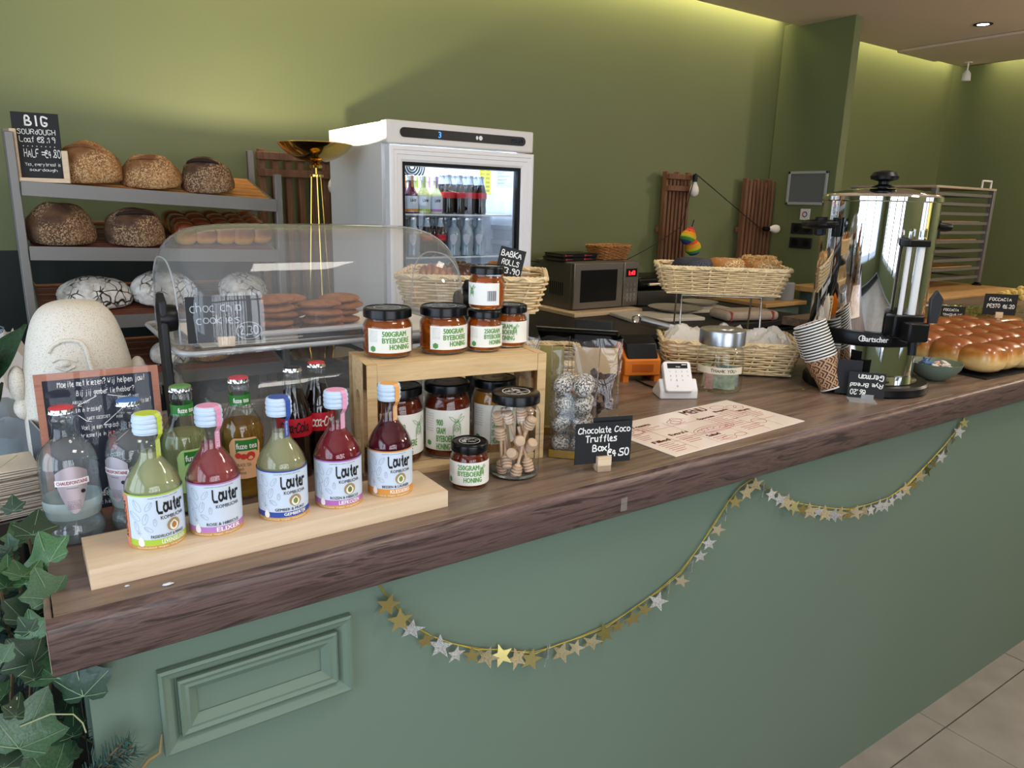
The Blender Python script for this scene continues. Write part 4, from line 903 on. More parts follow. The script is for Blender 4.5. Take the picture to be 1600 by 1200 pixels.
for lab, x, y, w_, d_, c, rz in (('white cutting board lying in front of the microwave', 2.78, 2.72, .42, .26, 'd8d4cc', -.25), ('white cutting board behind the wicker baskets on the back counter', 3.2, 2.85, .42, .24, 'cfcbc2', -.2)):
    t = thing('cutting_board', lab, 'cutting board', (x, y, .986), rz); part('board', G().bb(-w_/2, w_/2, -d_/2, d_/2, 0, .018), M('board_'+c, c, .6), t, .004)
for lab, x, y, r in (('large shallow grey plate on the back counter', 2.98, 2.78, .15), ('smaller plate on the white board behind the high basket', 3.30, 2.90, .11)):
    t = thing('plate', lab, 'plate', (x, y, 1.005)); part('dish', G().lathe([(0, 0), (r*.6, 0), (r*.95, .018), (r, .022), (r*.93, .021), (r*.6, .006), (0, .005)], 36), M('grey_stoneware', 'a29f96', .3), t)
# books and a brown basket on top of the microwave
for i, (dx, dy, w_, rz) in enumerate(((.0, .0, .24, .05), (.012, .004, .235, -.04))):
    t = thing('book', ('black cookbook with red spots on its spine, lower one on the microwave', 'black cookbook with red spots on its spine, upper one on the microwave')[i], 'book', (2.53+dx, 3.16+dy, 1.2600+i*.020), rz, 'black cookbooks on the microwave')
    part('cover', G().bb(-w_/2, w_/2, -.085, .085, 0, .003).bb(-w_/2, w_/2, -.085, .085, .016, .019).bb(-w_/2, w_/2, -.085, -.082, 0, .019), m_black, t)
    part('pages', G().bb(-w_/2+.004, w_/2-.004, -.081, .082, .0032, .0158), M('dark_page', '5a5048', .9), t)
    g = G()
    for x in (-.1, .03): g.bb(x, x+.012, -.0856, -.085, .005, .014).bb(x+.016, x+.05, -.0856, -.085, .008, .011)
    part('spine_print', g, M('red_print', 'b8303c', .6), t)
def wicker(t, w, d, h, taper, m, rows, ribs, rr=.0035, rc=.03):
    def path(k, z, wig, ph, n):
        sw, sd = w/2*(1-taper*(1-k)), d/2*(1-taper*1.2*(1-k)); P = []
        per = []
        for cx, cy, a in ((sw-rc, sd-rc, 0), (-sw+rc, sd-rc, 90), (-sw+rc, -sd+rc, 180), (sw-rc, -sd+rc, 270)):
            for i in range(7): q = math.radians(a+15*i); per.append((cx+rc*math.cos(q), cy+rc*math.sin(q), math.cos(q), math.sin(q)))
        L_ = [0]
        for a, b in zip(per, per[1:]+per[:1]): L_.append(L_[-1]+math.hypot(a[0]-b[0], a[1]-b[1]))
        per.append(per[0]); j = 0
        for i in range(n):
            s = L_[-1]*i/n
            while L_[j+1] < s: j += 1
            f = (s-L_[j])/max(1e-9, L_[j+1]-L_[j]); a, b = per[j], per[j+1]
            x, y, nx, ny = [a[q]*(1-f)+b[q]*f for q in range(4)]; o = wig*math.cos(PI*ribs*i/n+ph)
            P.append((x+nx*o, y+ny*o, z))
        return P
    g = G(); n = ribs*6
    for k in range(rows):
        f = (k+.5)/rows; g.tube(path(f, .004+h*.93*f, rr*1.9, PI*(k % 2), n), h*.93/rows*.42, 5, True)
    part('weave', g, m, t, angle=80, stuff=True)
    g = G(); pb = path(0, .003, 0, 0, ribs); pt = path(1, h*.97, 0, 0, ribs)
    for a, b in zip(pb, pt): g.tube([a, b], rr*.9, 5)
    part('upright_cane', g, m, t, stuff=True)
    for ph in (0, PI*.66, PI*1.33):
        Q = path(1.02, h, 0, 0, n*2); rimp = []
        for i, p in enumerate(Q): q = i*.9+ph; rimp.append((p[0]*(1+.0), p[1], p[2]+.0035*math.sin(q)+0)); 
        R2 = path(1.02, h, rr*.9, ph, n*2); part('rim_cane', G().tube([(a[0], a[1], b[2]) for a, b in zip(R2, rimp)], rr*1.05, 5, True), m, t, angle=80)
    part('floor', G().bb(-w/2*(1-taper), w/2*(1-taper), -d/2*(1-taper*1.2), d/2*(1-taper*1.2), .001, .006), m, t)
m_wick = M('pale_cane', 'eed6a8', .5, var=.12, vs_=60); m_wickb = M('brown_cane', 'b07c4a', .6, var=.15, vs_=60)
t = thing('wicker_basket', 'small brown wicker basket on top of the microwave', 'basket', (2.80, 3.15, 1.2605), .1); wicker(t, .24, .15, .075, .2, m_wickb, 9, 20)
t = thing('grill', 'black and steel table grill on the back counter right of the microwave', 'grill', (3.0, 3.1, .986), -.1)
part('base', G().bb(0, .34, 0, .26, 0, .09), M('dark_steel', '54524f', .35, .8), t, .006); part('lid', G().bb(0, .34, 0, .26, .10, .17), m_black, t, .02, 3); part('handle', G().tube([(.05, -.03, .13), (.29, -.03, .13)], .01, 8).tube([(.05, -.03, .13), (.05, .02, .12)], .008, 6).tube([(.29, -.03, .13), (.29, .02, .12)], .008, 6), m_chrome, t)
t = thing('tea_towel', 'folded beige tea towel with red stripes on the back counter', 'towel', (3.2, 2.50, .986), -.3)
part('cloth', G().bb(-.16, .16, -.09, .09, 0, .05), M('linen', 'b3a596', .95, var=.1, vs_=40, bump=.4, bs=300), t, .02, 3)
for x in (-.13, .12): part('stripe', G().bb(x-.012, x+.012, -.0915, .0915, -.0003, .0515), M('red_stripe', '9c4848', .9), t, .02, 3)
t = thing('checked_cloth', 'blue and white checked cloth hanging over the edge of the back counter', 'towel', (1.87, 2.375, .99), 0)
m, N, L, b = newmat('blue_check'); ck = N.new('ShaderNodeTexChecker'); ck.inputs['Scale'].default_value = 30; ck.inputs[1].default_value = lin('33445e'); ck.inputs[2].default_value = lin('7c8698'); L.new(coords(N, L), ck.inputs['Vector']); L.new(ck.outputs['Color'], b.inputs['Base Color']); b.inputs['Roughness'].default_value = .95
part('cloth', G().bb(-.12, .12, -.012, .0, -.22, .0).bb(-.12, .12, -.012, .10, -.002, .008), m, t, .01, 2)
t = thing('storage_boxes', 'row of pale glass storage jars left of the small green cupboard', 'jar', (3.9, 2.85, 1.011), -.5)
for i in range(3): part('jar_body', G().lathe([(0, 0), (.05, 0), (.05, .10), (.04, .11), (0, .11)], 16, c=(i*.12-.15, 0, 0)), M('dull_glass', '8b8f90', .2), t)
bpy.data.objects.remove(t.children[0]); t.name = 'storage_jars'

# things fixed to the pillar (the pillar face looks towards -X)
t = thing('grey_board', 'small grey notice board with aluminium frame on the green pillar', 'notice board', (4.497, 3.10, 1.70))
part('board', G().bb(-.006, 0, -.135, .135, -.095, .095), M('board_grey', '6c7176', .6), t)
for a in ((-.15, -.132, -.11, .11), (.132, .15, -.11, .11), (-.15, .15, .092, .11), (-.15, .15, -.11, -.092)): part('frame_bar', G().bb(-.012, -.001, *a), M('pale_aluminium', 'b9bdc0', .4, .2), t, .002)
t = thing('thermostat', 'small white square thermostat with a coloured ring', 'switch', (4.497, 3.09, 1.528)); part('plate', G().bb(-.008, 0, -.036, .036, -.037, .037), m_white2, t, .002)
for i, c in enumerate(('c04848', '5a58b0', '4a9a80', '9a4890')):
    part('dial_segment', G().add([(-.0088, r*math.cos(a), r*math.sin(a)) for r in (.012, .02) for a in [PI/2*i+PI/2*j/6 for j in range(7)]], [(j, j+1, j+8, j+7) for j in range(6)]), M('ring_'+c, c, .5), t)
for z, lab in ((1.433, 'black double wall socket just below the thermostat'), (1.338, 'black double wall socket, lower of the two on the pillar')):
    t = thing('wall_socket', lab, 'socket', (4.497, 3.10, z), 0, 'black sockets on the pillar'); part('plate', G().bb(-.01, 0, -.085, .085, -.036, .036), m_black2, t, .003)
    for y in (-.042, .042): part('socket_well', G().add([(-.0105, y+.025*math.cos(a), .025*math.sin(a)) for a in [2*PI*i/16 for i in range(16)]], [tuple(range(16))]), m_black, t)

# tray trolley on the work table
t = thing('tray_trolley', 'grey metal tray trolley with many rails standing on the wooden work table', 'trolley', (4.66, 2.34, 1.092))
Wt, Dt, Ht = .74, .52, .615
for x in (0, Wt):
    for y in (0, Dt): part('post', G().bb(x-.016, x+.016, y-.016, y+.016, .02, Ht), m_rack, t, .002); part('foot', G().lathe([(0, 0), (.03, 0), (.03, .008), (.012, .02), (0, .02)], 12, c=(x, y, 0)), m_black, t)
for k in range(10):
    z = .05+k*.058
    for y in (0, Dt): part('rail', G().bb(.016, Wt-.016, y-.006, y+.02, z, z+.018), m_rack, t)
    part('side_rail', G().bb(Wt-.008, Wt+.008, .016, Dt-.016, z, z+.012), m_rack, t)
part('top_frame', G().bb(-.016, Wt+.016, -.016, Dt+.016, Ht, Ht+.014), M('pale_edge', 'b8aa98', .5, .3), t, .002)
for x in (Wt-.08,): part('handle', G().tube([(x-.08, 0, Ht+.01), (x-.08, 0, Ht+.06), (x+.04, 0, Ht+.06), (x+.04, 0, Ht+.01)], .006, 6), m_white2, t)
for z, lab in ((.108, 'bottom'), (.282, 'middle'), (.398, 'upper')):
    o = thing('wooden_tray', f'pale wooden baking board on a {lab} level of the tray trolley', 'tray', (4.69, 2.38, 1.092+z+.012-.002), 0, 'wooden boards in the tray trolley'); part('board', G().bb(0, .69, 0, .45, 0, .012), m_board, o, .002)
t = thing('dough_pile', 'small heap of yellow dough crumbs on the counter at the right edge', 'dough', (4.95, 1.88, CT)); g = G(); rr = random.Random(5)
for i in range(60): a = rr.uniform(0, 6.28); q = rr.uniform(0, .16); g.ball((q*math.cos(a)*1.3, q*math.sin(a)*.7, .01+.05*(1-q/.16)*rr.random()), rr.uniform(.012, .024), 7, 5)
part('crumbs', g, M('yellow_dough', 'e0c878', .8), t, stuff=True)
# ---------------------------------------------------------------- roll-top cake case, two tiers
def superdome(cx, cy, z0, w, d, h, nu=36, nt=24, inset=0):
    V = []; F = []
    for i in range(nu+1):
        ph = -PI/2+PI*i/nu; u = math.copysign(abs(math.sin(ph))**.45, ph); s = max(.0, (1-abs(u)**6.5))**(1/5) if abs(u) < 1 else 0; s = .0+s
        for j in range(nt+1):
            th = PI*j/nt; c, q = math.cos(th), math.sin(th)
            V.append((cx+u*(w/2-inset), cy-math.copysign(abs(c)**.8, c)*(d/2-inset)*(.25*(1-s)+s if False else s), z0+(abs(q)**.62)*(h-inset)*s))
    for i in range(nu):
        for j in range(nt): a = i*(nt+1)+j; F.append((a, a+1, a+nt+2, a+nt+1))
    return V, F
t = thing('cake_case', 'clear two-tier roll-top cake case with cookies, between bread rack and honey jars', 'display case', (0, 0, 0)); CASE = t
cx, cy = .512, 1.47
part('roll_top_cover', G().add(*superdome(cx, cy, 1.300, .58, .35, .202)), m_acryl, t, angle=80)
part('roll_top_cover', G().add(*superdome(cx, cy, 1.108, .56, .34, .165)), m_acryl, t, angle=80)
m_acr2 = glass('acrylic_edge', (.86, .89, .9), 1.6, .05, haze=.32, gmul=2)
for z in (1.289, 1.092):
    P = rrect(cx-.295, cy-.19, cx+.295, cy+.18, .03); part('tray', G().prism(P, z, z+.005), m_acryl, t)
    n = len(P); part('tray_rim', G().tube([(x, y, z+.006) for x, y in P], .0045, 6, True), m_acr2, t, angle=80)
part('tray_insert', G().bb(cx-.25, cx+.25, cy-.14, cy+.14, 1.2945, 1.2965), m_paper, t)
for sx in (-1, 1):
    x = cx+sx*.305
    part('side_stand', G().prism([(cy-.17, 1.081), (cy-.12, 1.081), (cy-.085, 1.28), (cy-.08, 1.365), (cy-.10, 1.39), (cy-.125, 1.375), (cy-.13, 1.28)], -.006, .006, Matrix(((0, 0, 1, x), (1, 0, 0, 0), (0, 1, 0, 0), (0, 0, 0, 1)))), m_black2, t, .003)
    part('pivot', G().lathe([(0, -.016), (.022, -.016), (.024, 0), (.022, .012), (0, .012)], 22, mx=Matrix.Translation((x-sx*.01, cy-.105, 1.345)) @ Matrix.Rotation(PI/2, 4, 'Y')), m_black, t)
part('cover_grip', G().tube([(cx-.16, cy-.176, 1.318), (cx+.10, cy-.176, 1.318)], .005, 8), m_acr2, t)
m_cook = M('cookie', '9a6038', .85, var=.3, vs_=60, bump=.9, bs=90, bd=.004)
ck = None; k = 0
for (x, y, n_) in ((.405, 1.40, 5), (.500, 1.40, 4), (.46, 1.50, 4), (.57, 1.48, 4)):
    for i in range(n_):
        rr = random.Random(k); kk = k
        if ck is None: ck = G().ball((0, 0, 0), (.043, .043, .009), 22, 10, fn=lambda d: 1+.09*noise.noise(d*3)+.06*noise.noise(d*9)).mesh('cookie', m_cook, 80)
        o = put(ck, 'chip_cookie', None, (x+rr.uniform(-.005, .005), y+rr.uniform(-.004, .004), 1.3055+i*.0145), (rr.uniform(-.08, .08), rr.uniform(-.08, .08), rr.uniform(0, 6)))
        side = {.405: 'front left', .5: 'front right', .46: 'back left', .57: 'back right'}[x]
        tag(o, f'brown chip cookie, {["lowest", "second from bottom", "third from bottom", "fourth from bottom", "topmost"][i]} of the {side} stack in the cake case', 'cookie', 'chip cookies in the cake case'); k += 1
for z0_, w_, d_, h_ in ((1.300, .58, .35, .202), (1.108, .56, .34, .165)):
    Vd, _ = superdome(cx, cy, z0_, w_, d_, h_)
    for row in (4, 32): part('cover_edge', G().tube(Vd[row*25:row*25+25], .0016, 5), m_acr2, CASE, angle=80)
t = thing('price_sign', 'black chalk sign reading choc chip cookies 2,30 in the cake case', 'sign', (.298, 1.315, 1.301), -.14)
part('board', G().box((0, 0, .044), (.122, .002, .079), (-.06, 0, 0)), m_slate, t)
fn = lambda u, v: (u, -.0014+(v-.044)*.06, v)
g = onto(fit(scribe('choc chip', .55), -.055, .052, .028, .074), fn); onto(fit(scribe('cookies', .55), -.046, .036, .024, .052), fn, g); onto(fit(scribe('2,30', .8), .022, .013, .054, .032), fn, g); onto(ribbon([arc(.038, .0225, .021, n=20, ry=.015)], .001), fn, g)
part('lettering', g, M('grey_chalk', 'b4bcc6', .7), t, smooth=False)
part('clip', G().bb(-.014, .014, -.01, .01, -.003, .014), m_beech, t, .001)
t = thing('cake_knife', 'cake server with a black handle lying in front of the cookies', 'cake server', (.49, 1.327, 1.3035), -.05); part('handle', G().tube([(-.06, 0, 0), (.0, 0, .001), (.07, 0, 0)], .007, 10), m_black, t, angle=80); part('blade', G().bb(-.20, -.055, -.012, .012, -.001, .001), m_acr2, t, .0005)

# chalk menu in an upright holder
t = thing('drinks_menu', 'upright chalk-style drinks menu with copper frame behind the water bottles', 'menu', (.088, 1.178, CT), 0)
t.rotation_euler = (-.05, 0, -.02); Wd, Hd = .158, .222
part('board', G().bb(-Wd/2, Wd/2, 0, .002, .004, Hd), M('menu_navy', '1c2233', .6), t)
part('frame', frame_prof(Wd, Hd-.004, [(0, 0), (0, .0014), (.0095, .0014), (.0095, 0)], G()), wood('copper_wood', ['a5684f', 'b97b60', '9a5c44'], (6, 6, 20), 5), t, loc=(0, 0, Hd/2+.002))
part('acrylic_sleeve', G().bb(-Wd/2-.003, Wd/2+.003, -.003, -.0022, 0, Hd+.002).bb(-Wd/2-.003, Wd/2+.003, -.03, .045, -.0005, .001), glass('clear_sleeve', (.97, .97, .98), 1.3, gmul=.5), t)
fn = lambda u, v: (u, -.0008, v); g = G()
for s, x0, y0, x1, y1 in (('Moeite met kiezen? Wij helpen jou!', -.052, .198, .06, .21), ('Bij jij gember liefhebber?', -.03, .184, .045, .195), ('Of heb je zin in frissing?', -.055, .160, .0, .17), ('Met een klein beetje daar ?', .03, .165, .066, .175), ('Voel je een tropisch', -.028, .133, .02, .143), ('briesmetje in je ziel', -.03, .122, .02, .131), ('& hibiscus', .0, .078, .03, .086), ('Gember & Zwart?', -.02, .032, .028, .042), ('Bekijk hier overzicht', -.03, .018, .03, .027)):
    onto(fit(scribe(s, .9, slant=.12), x0, y0, x1, y1), fn, g)
for s, x0, y0, x1, y1 in (('ABSOLUUT', -.036, .175, -.014, .1795), ('VANDAAG NIET', .022, .176, .05, .1805), ('NIET GEZOET', -.02, .15, .01, .1545), ('NEE', .018, .148, .026, .152), ('KOZEN', .0, .09, .02, .096)): onto(fit(printed(s), x0, y0, x1, y1), fn, g)
for a, b in (((-.005, .184), (-.03, .172)), ((.01, .184), (.035, .178)), ((-.03, .158), (-.02, .148)), ((.03, .165), (.0, .14)), ((.035, .13), (.01, .11)), ((.03, .07), (-.01, .04))):
    onto(ribbon([[a, b], [(b[0]+.004, b[1]+.004), b, (b[0]+.005, b[1]-.001)]], .0009), fn, g)
part('lettering', g, m_chalk, t, smooth=False)
part('bottle_print', onto(merge(rect(.004, .1, .014, .122), rect(.007, .122, .009, .13), rect(.0105, .122, .0125, .13)), fn), M('print_red', 'b84a48', .5), t, smooth=False)
# napkins beside it
t = thing('napkin_holder', 'low grey metal napkin holder at the left end of the counter', 'napkin holder', (.0, 1.30, CT), .15)
part('plate', G().bb(.006, .009, -.07, .06, 0, .115), m_steel, t, .0005); part('foot', G().bb(-.08, .009, -.07, .06, 0, .002), m_steel, t); part('plate', G().bb(-.083, -.08, .0, .06, 0, .06), m_steel, t, .0005)
nap = G().add([(0, 0, 0), (.085, 0, 0), (.085, .085, 0), (0, .085, 0), (0, 0, .0016), (.085, 0, .0022), (.085, .085, .0016), (0, .085, .0022)], [(3, 2, 1, 0), (4, 5, 6, 7), (0, 1, 5, 4), (1, 2, 6, 5), (2, 3, 7, 6), (3, 0, 4, 7)]).mesh('napkin', M('recycled_paper', 'ddd0be', .9), 20)
for i in range(22):
    rr = random.Random(i+50); o = put(nap, 'paper_napkin', None, (-.082+rr.uniform(-.003, .003), 1.222+rr.uniform(-.004, .004), CT+.0035+i*.0034), (0, 0, .15+rr.uniform(-.06, .06)))
    tag(o, f'folded brown paper napkin, {ORD[i]} from the bottom of the stack at the counter end', 'napkin', 'brown paper napkins in the holder')
# speckled white head-shaped planter
t = thing('face_vase', 'white speckled ceramic head-shaped vase with a relief eye and long nose', 'vase', (.078, 1.40, CT+.012), face(.08, 1.40)+.05)
m, N, L, b = newmat('speckled_ceramic'); v = coords(N, L); L.new(ramp(N, L, noise_n(N, L, v, 620, 2), [(.32, 'ab9f8e'), (.44, 'd8d1c4')]), b.inputs['Base Color']); b.inputs['Roughness'].default_value = .6; m_cer = m; bump_n(N, L, b, noise_n(N, L, v, 300, 2), .2, .001)
P = smoothp([(.06, 0), (.082, .004), (.087, .04), (.086, .11), (.08, .18), (.068, .235), (.055, .268), (.035, .284), (0, .288)], 2)
part('body', G().lathe([(0, .0)]+P, 44), m_cer, t, angle=80)
def rr_(z): return _ip(P, z)
def relief(pts, r): return [(( _ip(P, z)+.0005)*math.sin(u/.085), -(_ip(P, z)+.0005)*math.cos(u/.085), z) for u, z in pts]
part('brow_and_nose', G().tube(relief([(-.052, .212), (-.045, .222), (-.03, .230), (-.012, .231), (.002, .228), (.010, .218), (.014, .19), (.018, .15), (.022, .11), (.024, .08), (.014, .072)], 1), .0035, 8), m_cer, t, angle=80)
part('closed_eye', G().tube(relief([(-.045, .198), (-.034, .203), (-.02, .203), (-.006, .198)], 1), .0022, 6).tube(relief([(-.04, .19), (-.024, .184), (-.01, .19)], 1), .0022, 6).ball(relief([(-.024, .194)], 1)[0], (.008, .004, .005), 10, 8), m_cer, t, angle=80)
for sx in (-1, 1): part('ear', G().ball((sx*.088, -.005, .155), (.014, .022, .03), 14, 10).ball((sx*.083, -.006, .115), (.016, .02, .02), 14, 10), m_cer, t, angle=80)
part('lips', G().ball(relief([(.006, .05)], 1)[0], (.02, .005, .006), 12, 8), m_cer, t, angle=80)
t = thing('acrylic_block', 'clear acrylic stand under the white face vase', 'stand', (.078, 1.40, CT), -.05); part('block', G().bb(-.07, .07, -.06, .06, 0, .011), m_acr2, t, .001)
def crumple(g, c, w, d, h, seed, nx=26, ny=20):
    V = []; F = []
    for i in range(nx+1):
        for j in range(ny+1):
            u, v_ = i/nx*2-1, j/ny*2-1; p = Vector((u*2.4, v_*2.4, seed)); e = (1-abs(u)**3)*(1-abs(v_)**3)
            z = h*(e*.7+.35*e*noise.noise(p)+.14*abs(noise.noise(p*3)))
            V.append((c[0]+u*w/2+.012*noise.noise(p*1.7), c[1]+v_*d/2+.012*noise.noise(p*1.9+Vector((3, 1, 0))), c[2]+z))
    for i in range(nx):
        for j in range(ny): a = i*(ny+1)+j; F.append((a, a+ny+1, a+ny+2, a+1))
    g.add(V, F); return g
t = thing('crumpled_bag', 'crumpled blue-grey plastic sheet lying behind the napkins', 'bag', (-.10, 1.64, CT)); part('sheet', crumple(G(), (0, 0, .001), .30, .20, .10, 2.0), M('blue_grey_film', '8c9aa6', .35), t, angle=25)
t = thing('side_worktop', 'low pale worktop holding bags behind the left end of the counter', 'table', (-.25, 2.2, 0)); part('tabletop', G().bb(-.35, .2, -.2, .35, .96, .985), m_beech, t, .003); part('leg', G().bb(-.33, -.29, -.18, -.14, 0, .96), m_beech, t); part('leg', G().bb(.14, .18, -.18, -.14, 0, .96), m_beech, t)
t = thing('bread_bag', 'white paper bread bag bunched up beside the rack at left', 'bag', (-.10, 2.4, .986)); part('paper', crumple(G(), (0, 0, .001), .30, .26, .28, 7.0), M('bag_paper', 'c9c5c4', .75), t, angle=25)
part('bag_print', G().tube([(.06+.012*math.sin(i*1.7), -.10-.002*i, .17+.01*i) for i in range(8)], .002, 4), M('blue_grey_ink', '5d7d98', .5), t)

# ---------------------------------------------------------------- glass jar of honey dippers
DX, DY = .709, 1.018
t = thing('dipper_jar', 'large clear glass jar with black lid, full of wooden honey dippers', 'jar', (DX, DY, CT), face(DX, DY))
P = smoothp([(.037, 0), (.0435, .003), (.0445, .012), (.0445, .105), (.043, .117), (.037, .128), (.0365, .136)], 2)
part('jar_glass', G().lathe([(0, .002)]+P, 48), m_glass, t, angle=60)
part('jar_base', G().lathe([(0, .002), (.038, .001), (.043, .004), (.041, .008), (0, .006)], 36), M('thick_glass2', 'dde6e6', .05, trans=.9, ior=1.3), t, angle=60)
ld = part('lid', G().lathe([(.040, .133), (.0425, .134), (.0425, .147), (.0415, .150), (.038, .1515), (0, .1510)], 48), m_lid, t, angle=40)
g = G(); R_ = .024; onto(ribbon([arc(0, 0, R_, n=30)], .0014), top_map(.1512), g); rr = random.Random(3)
for k in range(26): q = rr.uniform(0, 6.28); q0 = rr.uniform(0, .02); onto(ribbon([[(q0*math.cos(q)+i*.003-.004, q0*math.sin(q)+rr.uniform(-1, 1)*.003) for i in range(4)]], .0019), top_map(.1512), g)
part('lid_print', g, M('white_lid_print', 'e2e2e0', .5), ld, smooth=False)
m_dip = M('bare_wood', 'd3b295', .7, var=.06, vs_=60)
hp = [(0, 0), (.0075, 0)]
for i in range(4): z = .001+i*.0062; hp += [(.0098+.0012*math.sin(i), z), (.0105+.001*math.sin(i), z+.0042), (.007, z+.0044), (.007, z+.006)]
hp += [(.008, .0262), (.004, .030)]
head = G().lathe(hp, 18).mesh('dipper_head', m_dip, 40); stick = G().lathe([(.003, .028), (.0032, .09), (.0038, .095), (0, .097)], 10).mesh('dipper_handle', m_dip, 40)
# each dipper runs from the centre of its head to the tip of its handle, in the jar's own frame (front looks along -Y)
DIP = [((-.022, -.020, .018), (-.026, -.024, .098), 'head down at the front left of the glass'), ((.004, -.031, .014), (.020, -.022, .094), 'head down at the front centre, handle leaning right'),
       ((.024, -.018, .022), (.004, -.006, .095), 'lying aslant with its head at the bottom right'), ((-.004, -.030, .046), (.004, .018, .020), 'head end facing out just below the middle'),
       ((.008, -.030, .070), (.0, .028, .050), 'head end facing out just above the middle'), ((-.026, -.018, .078), (-.018, -.008, .008), 'head up at the left, one third down'),
       ((-.030, -.010, .104), (-.008, .020, .024), 'head up at the top left'), ((-.012, -.016, .108), (.012, .0, .030), 'head up at the top, left of centre'), ((.010, -.006, .112), (.018, .012, .034), 'head up near the top centre'),
       ((.026, -.014, .098), (.0, .006, .024), 'ridged head up at the top right'), ((.028, -.016, .058), (.010, .018, .014), 'ridged head at the right, halfway up'), ((-.018, .020, .104), (-.006, .012, .022), 'half hidden, head up at the back left'),
       ((.022, .018, .106), (.006, .020, .024), 'half hidden, head up at the back right'), ((-.014, -.028, .030), (-.022, .010, .085), 'head low on the left, handle rising to the back')]
mxj = Matrix.Rotation(face(DX, DY), 4, 'Z')
for i, (a_, b_, lab) in enumerate(DIP):
    a_, b_ = Vector(a_), Vector(b_); d = (b_-a_).normalized(); q = Vector((0, 0, 1)).rotation_difference(d)
    o = thing('honey_dipper', 'wooden honey dipper, '+lab, 'honey dipper', Vector((DX, DY, CT))+mxj @ (a_-d*.0115), 0, 'wooden honey dippers in the glass jar')
    o.rotation_euler = (mxj.to_3x3() @ q.to_matrix()).to_euler(); o.scale = (.88, .88, .86)
    put(head, 'head', o); put(stick, 'handle', o)

# ---------------------------------------------------------------- truffle and chocolate bags
m_truf = crust('coconut_coated_chocolate', '7b756f', 'e4dfd9', '4d4742', 560, .75, True); m_gold = M('gold_card', 'b08a3c', .35, .6)
tb = G().ball((0, 0, 0), .0186, 22, 14, fn=lambda d: 1+.04*noise.noise(d*4)).mesh('truffle', m_truf, 80)
bx0, by0, brz = .868, 1.052, -.80
Rb = Matrix.Rotation(brz, 3, 'Z'); k = 0
for j in range(4):
    for (x, y, nm) in ((-.019, -.019, 'front left'), (.019, -.019, 'front right'), (-.019, .019, 'back left'), (.019, .019, 'back right')):
        p = Rb @ Vector((x, y, 0)); o = put(tb, 'truffle', None, (bx0+p.x, by0+p.y, CT+.026+j*.0372), (k*1.3, k*.7, k))
        tag(o, f'coconut-flecked chocolate truffle, {["bottom", "second", "third", "top"][j]} layer, {nm} column in the clear bag', 'truffle', 'chocolate coco truffles in the clear bag'); k += 1
def pouch(label, x, y, rz, w, d, h, fill=None, cardc=None):
    t = thing('cellophane_bag', label, 'bag', (x, y, CT), rz); part('card_base', G().bb(-w/2, w/2, -d/2, d/2, .001, .0015).bb(-w/2, w/2, -d/2, -d/2+.001, .0015, .016).bb(-w/2, -w/2+.001, -d/2, d/2, .0015, .016).bb(w/2-.001, w/2, -d/2, d/2, .0015, .016), m_gold, t)
    V = []; rings = [(0, 1, 1), (.25, 1, 1), (.5, 1.02, .95), (.66, 1.05, .7), (.8, 1.08, .35), (1.0, 1.12, .06)]; n = 20
    for f, a, b in rings:
        for i in range(n):
            q = 2*PI*i/n; c, s = math.cos(q), math.sin(q); k_ = 1/max(abs(c), abs(s)); k_ = min(k_, 1.25)
            V.append((c*k_*w/2*a*1.03+.0015*math.sin(i*2.1+f*9), s*k_*d/2*b*1.03+.0025*math.sin(i*1.3+f*7), f*h+.002+(.006*math.sin(i*.9) if f == 1 else 0)))
    F = [(r*n+i, r*n+(i+1) % n, (r+1)*n+(i+1) % n, (r+1)*n+i) for r in range(len(rings)-1) for i in range(n)]
    part('film', G().add(V, F), m_film, t, angle=25)
    return t
pouch('clear cellophane bag of coconut truffles right of the dipper jar', bx0, by0, brz, .079, .079, .205)
t = pouch('clear cellophane bag of dark chocolate pieces behind the truffle sign', .975, 1.115, -.6, .09, .06, .20)
g = G(); rr = random.Random(11)
for i in range(34): g.box((rr.uniform(-.033, .033), rr.uniform(-.018, .018), .012+i*.0036), (.03, .016, .012), (rr.uniform(-1, 1), rr.uniform(-1, 1), rr.uniform(-2, 2)))
part('chocolate_pieces', g, M('dark_chocolate', '3a2119', .5), t, .002, stuff=True)
part('paper_header', G().box((0, .004, .160), (.088, .0015, .055), (.05, 0, 0)), M('kraft_card', 'c4a67e', .7), t)
for lab, x, y, rz in (('clear cellophane bag with golden card, behind the truffles', .905, 1.19, -.7), ('clear cellophane bag leaning at the back beside the crate', .845, 1.215, -.5)):
    t = pouch(lab, x, y, rz, .08, .05, .20); part('card_insert', G().box((0, .0, .10), (.07, .002, .17), (-.05, 0, 0)), M('olive_gold_card', 'a59a58', .5, .2), t)
# truffle sign
t = thing('price_sign', 'black folded sign reading Chocolate Coco Truffles Box in a wooden clip', 'sign', (.856, .948, CT), -.30)
part('board', G().bb(-.055, .055, -.001, .001, .014, .091), m_slate, t, .0003)
part('back_board', G().bb(-.018, .060, .008, .0095, .028, .098), m_slate, t, .0003)
fn = flat_map(-.001, .0005); g = G()
for s, x0, y0, x1, y1, wd in (('Chocolate Coco', -.051, .071, .052, .084, 1.1), ('Truffles', -.036, .054, .026, .069, 1.2), ('Box!', -.022, .036, .012, .051, 1.2), ('€4.50', .008, .025, .052, .041, 1.2)): onto(fit(scribe(s, wd, jit=.15), x0, y0, x1, y1), fn, g)
part('lettering', g, m_chalk, t, smooth=False)
part('clip', G().bb(-.0135, .0135, -.011, -.0012, 0, .028).bb(-.0135, .0135, .0012, .011, 0, .028).bb(-.0135, .0135, -.011, .011, 0, .013), m_beech, t, .0008)
